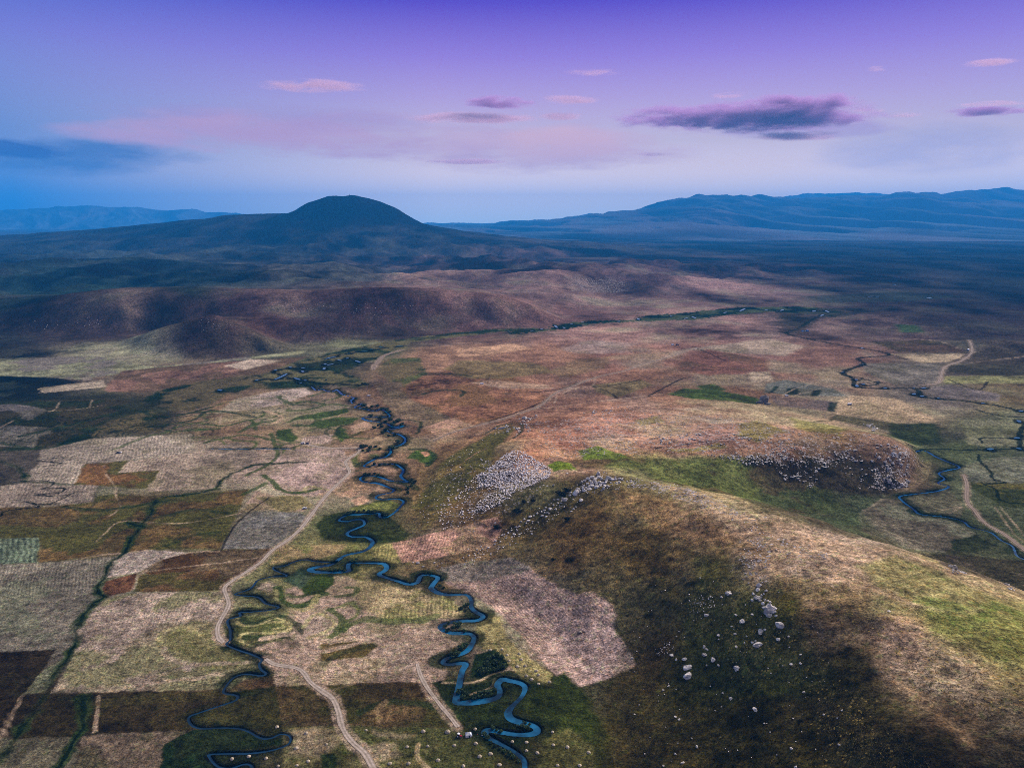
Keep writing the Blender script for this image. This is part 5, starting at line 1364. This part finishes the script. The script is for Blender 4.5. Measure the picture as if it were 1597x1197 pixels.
for pts, w, lab in [([(667,1163),(708.5,1162),(683,1185),(637,1190),(608,1190),(635,1164),(748,1179),(765,1175),(722.6,1194),(779,1192),(742,1159)], 6.4, 'pale haystack on the grass below the camp'),
                    ([(799,1156),(821,1157),(821,1170),(838,1173.5),(861.6,1141),(863,1161),(885,1164.6),(918,1173),(904,1193),(869.5,1193)], 6, 'pale haystack on the mown meadow right of the lowest river bends'),
                    ([(791,1021),(794,1030),(807,1039),(819,1038),(836.6,1045.7),(840,1052),(829,1059),(821,1053.5),(840,1066),(810,1019),(813,1028),(783,1012),(764.6,1013),(857,1063)], 5.5, 'pale haystack on the yellow strip between the river and mauve field'),
                    ([(388,1179),(361.6,1183),(415,1182),(433.6,1194),(463,1193),(462,1166),(480.6,1186.6),(477.5,1143),(432,1133)], 6, 'pale haystack near the dark creek bends at the bottom edge'),
                    ([(571,1138),(509,1160),(930,1010),(905,985),(940,960)], 4.5, 'faint haystack among the pale bare patches and stubble')]:
    for u, v in pts:
        x, y = spot(u, v); o = put('haystack', HAYS[random.randrange(4)], None, lab, 'haystack', 'haystacks on the mown meadows')
        s = w * random.uniform(.85, 1.15) / FPX * dist_at(x, y, 0) * .5; o.location = (x, y, float(ground_z(x, y))); o.scale = (s, s * random.uniform(.85, 1.1), s * .9); o.rotation_euler.z = random.uniform(0, 6)


# ================================================================== camp and vehicles
def bm_obj(name, bm, mat, parent=None, smooth=False):
    me = bpy.data.meshes.new(name); bm.to_mesh(me); bm.free(); me.materials.append(mat)
    for p in me.polygons: p.use_smooth = smooth
    o = bpy.data.objects.new(name, me); COL.objects.link(o)
    if parent: o.parent = parent
    return o


def box(bm, cx, cy, cz, sx, sy, sz, bev=.05, taper=1.0):
    r = bmesh.ops.create_cube(bm, size=1.0)
    for v in r['verts']:
        k = taper if v.co.z > 0 else 1
        v.co = Vector((cx + v.co.x * sx * k, cy + v.co.y * sy * k, cz + v.co.z * sz))
    if bev:
        es = list({e for v in r['verts'] for e in v.link_edges})
        bmesh.ops.bevel(bm, geom=es, offset=bev, segments=2, affect='EDGES', clamp_overlap=True)


def disc(bm, cx, cy, cz, r, w, seg=18):
    m = Matrix.Translation((cx, cy, cz)) @ Matrix.Rotation(math.pi / 2, 4, 'X')
    bmesh.ops.create_cone(bm, cap_ends=True, segments=seg, radius1=r, radius2=r, depth=w, matrix=m)


def root(name, u, v, label, cat, rot, scale=1.0, group=None):
    x, y = spot(u, v)
    o = bpy.data.objects.new(name, None); COL.objects.link(o)
    o.location = (x, y, float(ground_z(x, y))); o.rotation_euler.z = rot; o.scale = (scale,) * 3
    o['label'] = label; o['category'] = cat
    if group: o['group'] = group
    return o


def wheel(parent, x, y, r, w=.24, rim=M_STEEL):
    b = bmesh.new(); disc(b, x, y, r, r, w); t = bm_obj('wheel', b, M_RUBBER, parent)
    b = bmesh.new(); disc(b, x, y, r, r * .58, w + .03); bm_obj('rim', b, rim, t)


def car(name, u, v, label, cat, rot, paint, van=False, scale=1.0):
    o = root(name, u, v, label, cat, rot, scale, 'vehicles parked about the plain')
    b = bmesh.new()
    if van:
        box(b, 0, 0, 1.25, 4.6, 1.9, 1.75, .18); box(b, 2.45, 0, .8, .9, 1.8, .8, .2)
    else:
        box(b, 0, 0, .72, 4.2, 1.72, .7, .15); box(b, -.2, 0, 1.3, 2.3, 1.5, .56, .12, .84)
    bm_obj('body', b, paint, o)
    for sy in (-1, 1):
        b = bmesh.new()
        if van: box(b, 1.35, sy * .955, 1.6, 1.3, .05, .6, .02)
        else: box(b, -.2, sy * .735, 1.3, 1.8, .1, .36, .03)
        bm_obj('window', b, M_GLASS, o)
    b = bmesh.new(); box(b, 2.31 if van else .87, 0, 1.62 if van else 1.3, .08, 1.45 if van else 1.2, .6 if van else .4, .02); bm_obj('windscreen', b, M_GLASS, o)
    for sx in (-1.35, 1.35):
        for sy in (-.86, .86):
            wheel(o, sx, sy, .34)
    return o


car('car', 475, 793, 'white car parked on the stubble beside the pale dirt road', 'car', .5, M_WHITE, scale=1.15)
car('van', 472, 692, 'white van on the bare ground at the top of the dirt road', 'van', .1, M_WHITE, True, 1.1)
car('car', 479.5, 692, 'dark car parked right of the white van', 'car', .0, M_DKBLUE, scale=1.2)
car('car', 187, 706, 'white car on the large pale stubble field with a dark one beside', 'car', .2, M_WHITE, scale=1.2)
car('car', 184.2, 706.2, 'dark car beside the white car on the large pale stubble field', 'car', .2, M_DKBLUE, scale=1.2)
car('van', 1226.5, 617.5, 'pale van parked at the edge of the striped fields behind the pinnacle', 'van', .1, M_WHITE, True, 1.2)
car('car', 575, 617.5, 'tiny white car at the edge of the grey green field by the river', 'car', .3, M_WHITE, scale=1.5)
car('van', 751.5, 599, 'tiny white van on the pale track across the heath', 'van', .1, M_WHITE, True, 1.3)
car('van', 1325, 631, 'tiny white van on the pale field behind the plateau', 'van', .0, M_WHITE, True, 1.4)
car('van', 1510, 546, 'tiny white van beside the far winding track', 'van', 1.4, M_WHITE, True, 1.6)
car('car', 1056.5, 538, 'dark car right of the far white tent', 'car', .0, M_DKBLUE, scale=1.9)


def tent(u, v, label, w, d, h, rot, side=True, scale=1.0):
    o = root('tent', u, v, label, 'tent', rot, scale)
    b = bmesh.new()
    hw, hd, e = w / 2, d / 2, h * .55
    P = [(-hw, -hd, 0), (hw, -hd, 0), (hw, hd, 0), (-hw, hd, 0), (-hw * .95, -hd * .95, e), (hw * .95, -hd * .95, e), (hw * .95, hd * .95, e), (-hw * .95, hd * .95, e), (-hw * .3, 0, h), (hw * .3, 0, h * .97)]
    vs = [b.verts.new(p) for p in P]
    for f in [(0, 1, 5, 4), (1, 2, 6, 5), (2, 3, 7, 6), (3, 0, 4, 7), (4, 5, 9, 8), (5, 6, 9), (6, 7, 8, 9), (7, 4, 8)]:
        b.faces.new([vs[i] for i in f])
    bm_obj('canvas', b, M_CANVAS, o)
    b = bmesh.new(); box(b, hw * .25, -hd * 1.0, e * .45, w * .22, .06, e * .85, .01); bm_obj('doorway', b, M_GLASS, o)
    if side:
        b = bmesh.new(); vs = [b.verts.new(p) for p in [(hw * .42, -hd * 1.02, e * 1.02), (hw * 1.22, -hd * 1.05, e * .55), (hw * 1.22, hd * .9, e * .6), (hw * .36, hd * .2, h * 1.01)]]
        b.faces.new(vs); r = bmesh.ops.extrude_face_region(b, geom=b.faces[:]); bmesh.ops.translate(b, verts=[q for q in r['geom'] if isinstance(q, bmesh.types.BMVert)], vec=(0, 0, .04))
        bm_obj('awning', b, M_CANVAS2, o)
        b = bmesh.new()
        for yy in (-hd, hd * .85):
            bmesh.ops.create_cone(b, cap_ends=True, segments=8, radius1=.04, radius2=.04, depth=e * .56, matrix=Matrix.Translation((hw * 1.2, yy, e * .28)))
        bm_obj('pole', b, M_STEEL, o)
    return o


tent(730.5, 1146.5, 'white canvas tent with blue grey awning beside the river bend', 3.6, 3.0, 2.5, .15)
tent(1049, 538, 'far white tent with a dark doorway on the pale plain', 5.5, 4.5, 4.2, .1, False)
for u, v, lab in [(1252, 517, 'far blue tent, left of two on the pale plain'), (1259, 516.5, 'far blue tent, right of two on the pale plain')]:
    o = tent(u, v, lab, 6, 5, 4.5, .2, False)
    o.children[0].data.materials[0] = plain_mat('blue_canvas', (.10, .22, .5), .7)

# red tractor with a white cab roof
o = root('tractor', 716.5, 1148.5, 'small red tractor with a white cab roof parked left of the tent', 'tractor', -.35, 1.0)
b = bmesh.new(); box(b, .95, 0, 1.05, 1.5, .75, .65, .1); bm_obj('hood', b, M_RED, o)
b = bmesh.new(); box(b, -.35, 0, .85, 1.5, .8, .5, .06); bm_obj('chassis', b, M_DKBLUE, o)
b = bmesh.new(); box(b, -.45, 0, 1.62, 1.25, 1.25, 1.05, .06, .92); bm_obj('cab', b, M_GLASS, o)
b = bmesh.new(); box(b, -.45, 0, 2.25, 1.5, 1.5, .18, .06); bm_obj('roof', b, M_WHITE, o)
b = bmesh.new(); bmesh.ops.create_cone(b, cap_ends=True, segments=10, radius1=.05, radius2=.05, depth=.9, matrix=Matrix.Translation((1.2, .2, 1.75))); bm_obj('exhaust', b, M_STEEL, o)
for sy in (-.72, .72):
    wheel(o, -.75, sy, .75, .4, M_WHITE); wheel(o, 1.25, sy * .9, .42, .28, M_WHITE)

# person by the tent
pr = root('person', 744.5, 1147, 'person in an orange top and dark trousers standing right of the tent', 'person', .4)
me = bpy.data.meshes.new('person_body')
J = [(0, 0, .95), (0, 0, 1.2), (0, .01, 1.42), (0, .01, 1.52), (0, 0, 1.64), (.19, .01, 1.40), (.27, -.02, 1.12), (.26, -.10, .88), (-.19, .01, 1.40), (-.27, -.02, 1.12), (-.26, -.10, .88), (.10, 0, .9), (.12, -.03, .5), (.13, .02, .08), (.13, -.12, .04), (-.10, 0, .9), (-.12, .03, .5), (-.13, .06, .08), (-.13, -.08, .04)]
E = [(0, 1), (1, 2), (2, 3), (3, 4), (2, 5), (5, 6), (6, 7), (2, 8), (8, 9), (9, 10), (0, 11), (11, 12), (12, 13), (13, 14), (0, 15), (15, 16), (16, 17), (17, 18)]
RAD = [.14, .14, .15, .06, .11, .075, .05, .04, .075, .05, .04, .10, .07, .05, .04, .10, .07, .05, .04]
me.from_pydata(J, E, [])
body = bpy.data.objects.new('body', me); COL.objects.link(body)
body.modifiers.new('skin', 'SKIN'); sv = me.skin_vertices[0].data
for k, rr in enumerate(RAD): sv[k].radius = (rr, rr * .85)
sv[0].use_root = True
body.modifiers.new('sub', 'SUBSURF').levels = 1; body.modifiers['sub'].render_levels = 1
dg = bpy.context.evaluated_depsgraph_get(); m2 = bpy.data.meshes.new_from_object(body.evaluated_get(dg))
body.modifiers.clear(); body.data = m2; m2.materials.clear()
for q in (M_CLOTH, M_ORANGE, M_SKIN): m2.materials.append(q)
for p in m2.polygons:
    c = p.center
    p.material_index = 2 if (c.z > 1.47 or (abs(c.x) > .2 and c.z < 1.0 and c.z > .8)) else (1 if c.z > .98 else 0); p.use_smooth = True
body.parent = pr
b = bmesh.new(); bmesh.ops.create_uvsphere(b, u_segments=12, v_segments=8, radius=.125, matrix=Matrix.Translation((0, .02, 1.70)) @ Matrix.Diagonal((.95, 1.05, .8, 1)))
bm_obj('hair', b, M_HAIR, pr, True)
o = put('sack', ROCKS[7], None, 'small white sack lying on the grass between the person and the river', 'sack'); o.data = ROCKS[7].copy(); o.data.materials[0] = M_CANVAS
x, y = spot(752, 1147); o.location = (x, y, .25); o.scale = (.4, .35, .4)

# mast on top of the volcano
x, y = spot(546, 309)
for yy in np.linspace(y - 500, y + 300, 60):
    pass
y = CONE_Y; az = float(ray(545, 306)[0]); x = az * y; z = float(ground_z(x, y))
o = bpy.data.objects.new('summit_hut', None); COL.objects.link(o); o.location = (x, y, z - 1); o['label'] = 'tiny dark hut with a mast on top of the volcanic cone'; o['category'] = 'hut'
b = bmesh.new(); box(b, 0, 0, 4, 9, 8, 9, .2); bm_obj('wall', b, M_DARKROCK, o)
b = bmesh.new(); bmesh.ops.create_cone(b, cap_ends=True, segments=8, radius1=1.2, radius2=.4, depth=12, matrix=Matrix.Translation((0, 0, 13))); bm_obj('mast', b, M_STEEL, o)

# ================================================================== air, sky, light, camera
SUN_EL, SUN_AZ = math.radians(30), math.radians(44)          # ahead of the camera, a little to the right
sd = Vector((math.sin(SUN_AZ) * math.cos(SUN_EL), math.cos(SUN_AZ) * math.cos(SUN_EL), math.sin(SUN_EL)))
L = bpy.data.lights.new('sun', 'SUN'); L.energy = 4.2; L.angle = math.radians(14); L.color = (1.0, .87, .79)
o = bpy.data.objects.new('sun', L); COL.objects.link(o); o.rotation_euler = sd.to_track_quat('Z', 'Y').to_euler()

b = bmesh.new()
r = bmesh.ops.create_cube(b, size=1.0)
for v in b.verts:
    v.co = Vector((v.co.x * 110000, 16750 + v.co.y * 36500, -120 + (v.co.z + .5) * 1640))
mh, nt = new_mat('air')
out = nd(nt, 'ShaderNodeOutputMaterial'); pv = nd(nt, 'ShaderNodeVolumePrincipled', Density=4.1e-5)
pv.inputs['Color'].default_value = (.025, .37, .97, 1)
pv.inputs['Anisotropy'].default_value = 0.0
lk(nt, pv.outputs[0], out.inputs['Volume'])
hz = bm_obj('haze', b, mh); hz['kind'] = 'stuff'; hz['label'] = 'pale blue air lying over the whole plain'

def cloud_material(name, dens, seed, col=(.68, .38, .74, 1), sc=(.0015, .0015, .0064)):
    m, nt = new_mat(name)
    out = nd(nt, 'ShaderNodeOutputMaterial'); pv = nd(nt, 'ShaderNodeVolumePrincipled'); lk(nt, pv.outputs[0], out.inputs['Volume'])
    pv.inputs['Color'].default_value = col; pv.inputs['Anisotropy'].default_value = .1
    tc = nd(nt, 'ShaderNodeTexCoord'); geo = nd(nt, 'ShaderNodeNewGeometry')
    ln = nd(nt, 'ShaderNodeVectorMath', operation='LENGTH'); lk(nt, tc.outputs['Object'], ln.inputs[0])
    mp = nd(nt, 'ShaderNodeMapping'); lk(nt, geo.outputs['Position'], mp.inputs['Vector']); mp.inputs['Scale'].default_value = sc; mp.inputs['Location'].default_value = (seed, 0, 0)
    n = nd(nt, 'ShaderNodeTexNoise', Scale=1.0, Detail=8, Roughness=.66); lk(nt, mp.outputs[0], n.inputs['Vector'])
    sh = math_node(nt, 'SUBTRACT', 1.0, math_node(nt, 'MULTIPLY', ln.outputs['Value'], ln.outputs['Value']))
    d = math_node(nt, 'ADD', math_node(nt, 'MULTIPLY', sh, .9), math_node(nt, 'MULTIPLY', math_node(nt, 'SUBTRACT', n.outputs[0], .60), 3.4))
    d = ramp(nt, d, (.0, .5, 0, 1))
    d = math_node(nt, 'MULTIPLY', math_node(nt, 'POWER', d, 1.4), ramp(nt, ln.outputs['Value'], (.55, 1.0, 1, 0)))
    lk(nt, math_node(nt, 'MULTIPLY', d, dens), pv.inputs['Density'])
    return m


M_CL = [cloud_material('cloud_vapour', .0056, 1.0), cloud_material('thin_cloud_vapour', .0034, 7.0, (.92, .60, .75, 1), (.0011, .0011, .0110))]
CL_ME = mesh_from('cloud', ICO[3][0], ICO[3][1], M_CL[0]); CL_ME2 = mesh_from('cloud', ICO[3][0], ICO[3][1], M_CL[1])
for u, v, wpx, hpx, k, lab in [
    (1165, 183, 390, 46, 0, 'largest cloud, long dark violet bank above the right mountain range'), (1255, 163, 190, 30, 0, 'pink topped heap of cloud on the back of the long violet bank'),
    (1137, 149, 70, 12, 1, 'small pink streak of cloud just above the long violet bank'), (1245, 212, 150, 18, 1, 'thin pinkish cloud streak below the long violet bank'),
    (935, 113, 90, 9, 1, 'thin white cloud streak highest above the middle of the range'), (888, 156, 84, 17, 1, 'small pale pink puff of cloud between the streaks'),
    (775, 160, 115, 19, 0, 'violet wisp of cloud right of the volcano'), (735, 185, 200, 17, 1, 'long pink wisp of cloud under the violet one right of the volcano'), (877, 182, 74, 15, 1, 'pinkish cloud wisp under the small pale puff'),
    (1025, 240, 72, 10, 1, 'low thin pink cloud streak above the slope of the range'), (1355, 173, 62, 12, 1, 'small pink cloud trailing off the right end of the violet bank'), (1415, 179, 70, 11, 1, 'tiny pink cloud puffs right of the violet bank'),
    (1540, 174, 130, 15, 0, 'pink cloud bar near the right edge, lower and larger one'), (1545, 163, 100, 9, 1, 'thin pink cloud bar near the right edge, upper one'), (1370, 107, 34, 10, 1, 'tiny violet cloud high above the violet bank'),
    (1552, 97, 90, 10, 1, 'faint violet cloud streak high near the right corner'), (490, 134, 170, 13, 1, 'long faint pink cloud streak above the volcano'), (728, 252, 130, 9, 1, 'low thin grey cloud streak right of the volcano')]:
    az, sl = ray(u, v); D = 16000.0
    o = put('cloud', CL_ME if k == 0 else CL_ME2, None, lab, 'cloud', 'clouds in the evening sky')
    o.location = (float(az) * D, D, H + float(sl) * D)
    kx = D / FPX * CP * 1.05
    o.scale = (wpx * kx * .6, min(wpx * kx * .4, 1500), hpx * kx * (.52 if k == 0 else .42))

w = bpy.data.worlds.new('World'); SC.world = w; w.use_nodes = True
nt = w.node_tree; nt.nodes.clear()
out = nd(nt, 'ShaderNodeOutputWorld'); bg = nd(nt, 'ShaderNodeBackground'); lk(nt, bg.outputs[0], out.inputs[0])
tc = nd(nt, 'ShaderNodeTexCoord'); sx = nd(nt, 'ShaderNodeSeparateXYZ'); lk(nt, tc.outputs['Generated'], sx.inputs[0])
SKY_GAIN = 0.635
cr = nd(nt, 'ShaderNodeValToRGB'); lk(nt, math_node(nt, 'ADD', math_node(nt, 'MULTIPLY', sx.outputs[2], 1.0), .05), cr.inputs[0])
stops = [(-.05, (120,160,205)), (.0, (158,184,220)), (.03, (196,198,214)), (.06, (212,200,208)), (.10, (214,192,202)), (.15, (186,158,206)), (.20, (150,118,206)), (.26, (88,52,186)), (.34, (66,42,160)), (.5, (166,156,144)), (.95, (182,171,152))]
for k, (p, c) in enumerate(stops):
    e = cr.color_ramp.elements[k] if k < 2 else cr.color_ramp.elements.new(p + .05)
    e.position = p + .05; e.color = (*lin(*c), 1)
sky = cr.outputs[0]
hz_gain = ramp(nt, sx.outputs[2], (.0, .1, 2.0, 1.06))
sky = mix_rgb(nt, 'MULTIPLY', 1.0, sky, hz_gain)
sky = mix_rgb(nt, 'MULTIPLY', ramp(nt, sx.outputs[2], (.0, .1, 1, 0)), sky, (1.45, 1.10, .76))
# the west side of the dome is bluer and darker
azl = math_node(nt, 'DIVIDE', sx.outputs[0], math_node(nt, 'MAXIMUM', math_node(nt, 'ABSOLUTE', sx.outputs[1]), .05))
west = ramp(nt, azl, (-.1, -.66, 0, 1))
low = ramp(nt, sx.outputs[2], (.02, .2, 1, .42))
sky = mix_rgb(nt, 'MIX', math_node(nt, 'MULTIPLY', west, math_node(nt, 'MULTIPLY', low, .98)), sky, tuple(lin(30, 116, 192)))
east = ramp(nt, azl, (.3, .9, 0, 1))
sky = mix_rgb(nt, 'MULTIPLY', math_node(nt, 'MULTIPLY', east, .6), sky, (.72, .78, .92))


def veil(az0, z0, ra, rz, color, amt, scale, seed, thr=(.42, .7), stretch=5.0):
    """a thin cloud sheet: an ellipse of directions broken up by streaky noise"""
    global sky
    da = math_node(nt, 'DIVIDE', math_node(nt, 'SUBTRACT', azl, az0), ra)
    dz = math_node(nt, 'DIVIDE', math_node(nt, 'SUBTRACT', sx.outputs[2], z0), rz)
    cv = nd(nt, 'ShaderNodeCombineXYZ'); lk(nt, azl, cv.inputs[0]); lk(nt, math_node(nt, 'MULTIPLY', sx.outputs[2], stretch), cv.inputs[1]); cv.inputs[2].default_value = seed
    n = nd(nt, 'ShaderNodeTexNoise', Scale=scale, Detail=6, Roughness=.6); lk(nt, cv.outputs[0], n.inputs['Vector'])
    rr = math_node(nt, 'ADD', math_node(nt, 'MULTIPLY', da, da), math_node(nt, 'MULTIPLY', dz, dz))
    m = ramp(nt, rr, (0, 1, 1, 0))
    f = ramp(nt, math_node(nt, 'ADD', n.outputs[0], math_node(nt, 'MULTIPLY', math_node(nt, 'SUBTRACT', m, .6), .35)), (*thr, 0, amt))
    f = math_node(nt, 'MULTIPLY', f, ramp(nt, rr, (.5, 1, 1, 0)))
    f = math_node(nt, 'MULTIPLY', f, math_node(nt, 'GREATER_THAN', sx.outputs[1], 0.0))
    sky = mix_rgb(nt, 'MIX', f, sky, tuple(lin(*color)))


def pz(u, v):
    az, sl = ray(u, v)
    return float(az), float(sl / math.sqrt(1 + az * az + sl * sl))


for u, v, du, dv, c, amt, sc_, sd_, thr in [
    (560, 215, 480, 42, (208,166,194), .9, 7, 3.1, (.40, .64)), (850, 235, 260, 40, (222,182,200), .9, 8, 7.7, (.38, .68)), (420, 190, 300, 30, (176,140,190), .5, 5, 9.3, (.4, .7)),
    (90, 245, 260, 30, (44,92,160), .75, 4, 5.2, (.34, .6)), (30, 232, 120, 14, (40,74,150), .8, 8, 6.2, (.36, .6)), (1450, 230, 220, 40, (150,150,205), .45, 4, 8.1, (.4, .7)),
    (868, 226, 120, 34, (230,184,196), .85, 9, 4.4, (.34, .6)), (300, 210, 240, 26, (200,158,190), .7, 8, 1.7, (.38, .62)),
    (1230, 205, 200, 16, (170,140,196), .55, 7, 2.2, (.38, .66))]:
    a0, z0 = pz(u, v)
    veil(a0, z0, du / FPX, dv / FPX, c, amt, sc_, sd_, thr)
nis = nd(nt, 'ShaderNodeTexSky'); nis.sky_type = 'NISHITA'; nis.sun_disc = False; nis.sun_elevation = SUN_EL; nis.sun_rotation = SUN_AZ
nisc = mix_rgb(nt, 'MULTIPLY', 1.0, nis.outputs[0], (.05, .05, .05))
sky = mix_rgb(nt, 'MIX', .04, sky, nisc)
lk(nt, sky, bg.inputs[0]); bg.inputs[1].default_value = SKY_GAIN

cam = bpy.data.cameras.new('camera'); co = bpy.data.objects.new('camera', cam); COL.objects.link(co)
co.location = (0, 0, H); co.rotation_euler = (math.pi / 2 - PITCH, 0, 0)
cam.sensor_fit = 'HORIZONTAL'; cam.sensor_width = 36.0; cam.lens = 36.0 * FPX / 1597.0
cam.clip_start = 1.0; cam.clip_end = 200000.0
SC.camera = co
SC.view_settings.view_transform = 'Standard'; SC.view_settings.look = 'None'; SC.view_settings.gamma = 1.0; SC.view_settings.exposure = 0.80
SC.cycles.use_denoising = False
SC.cycles.filter_width = .9
SC.cycles.max_bounces = 4; SC.cycles.diffuse_bounces = 2; SC.cycles.volume_bounces = 1; SC.cycles.transparent_max_bounces = 8
SC.render.use_persistent_data = False
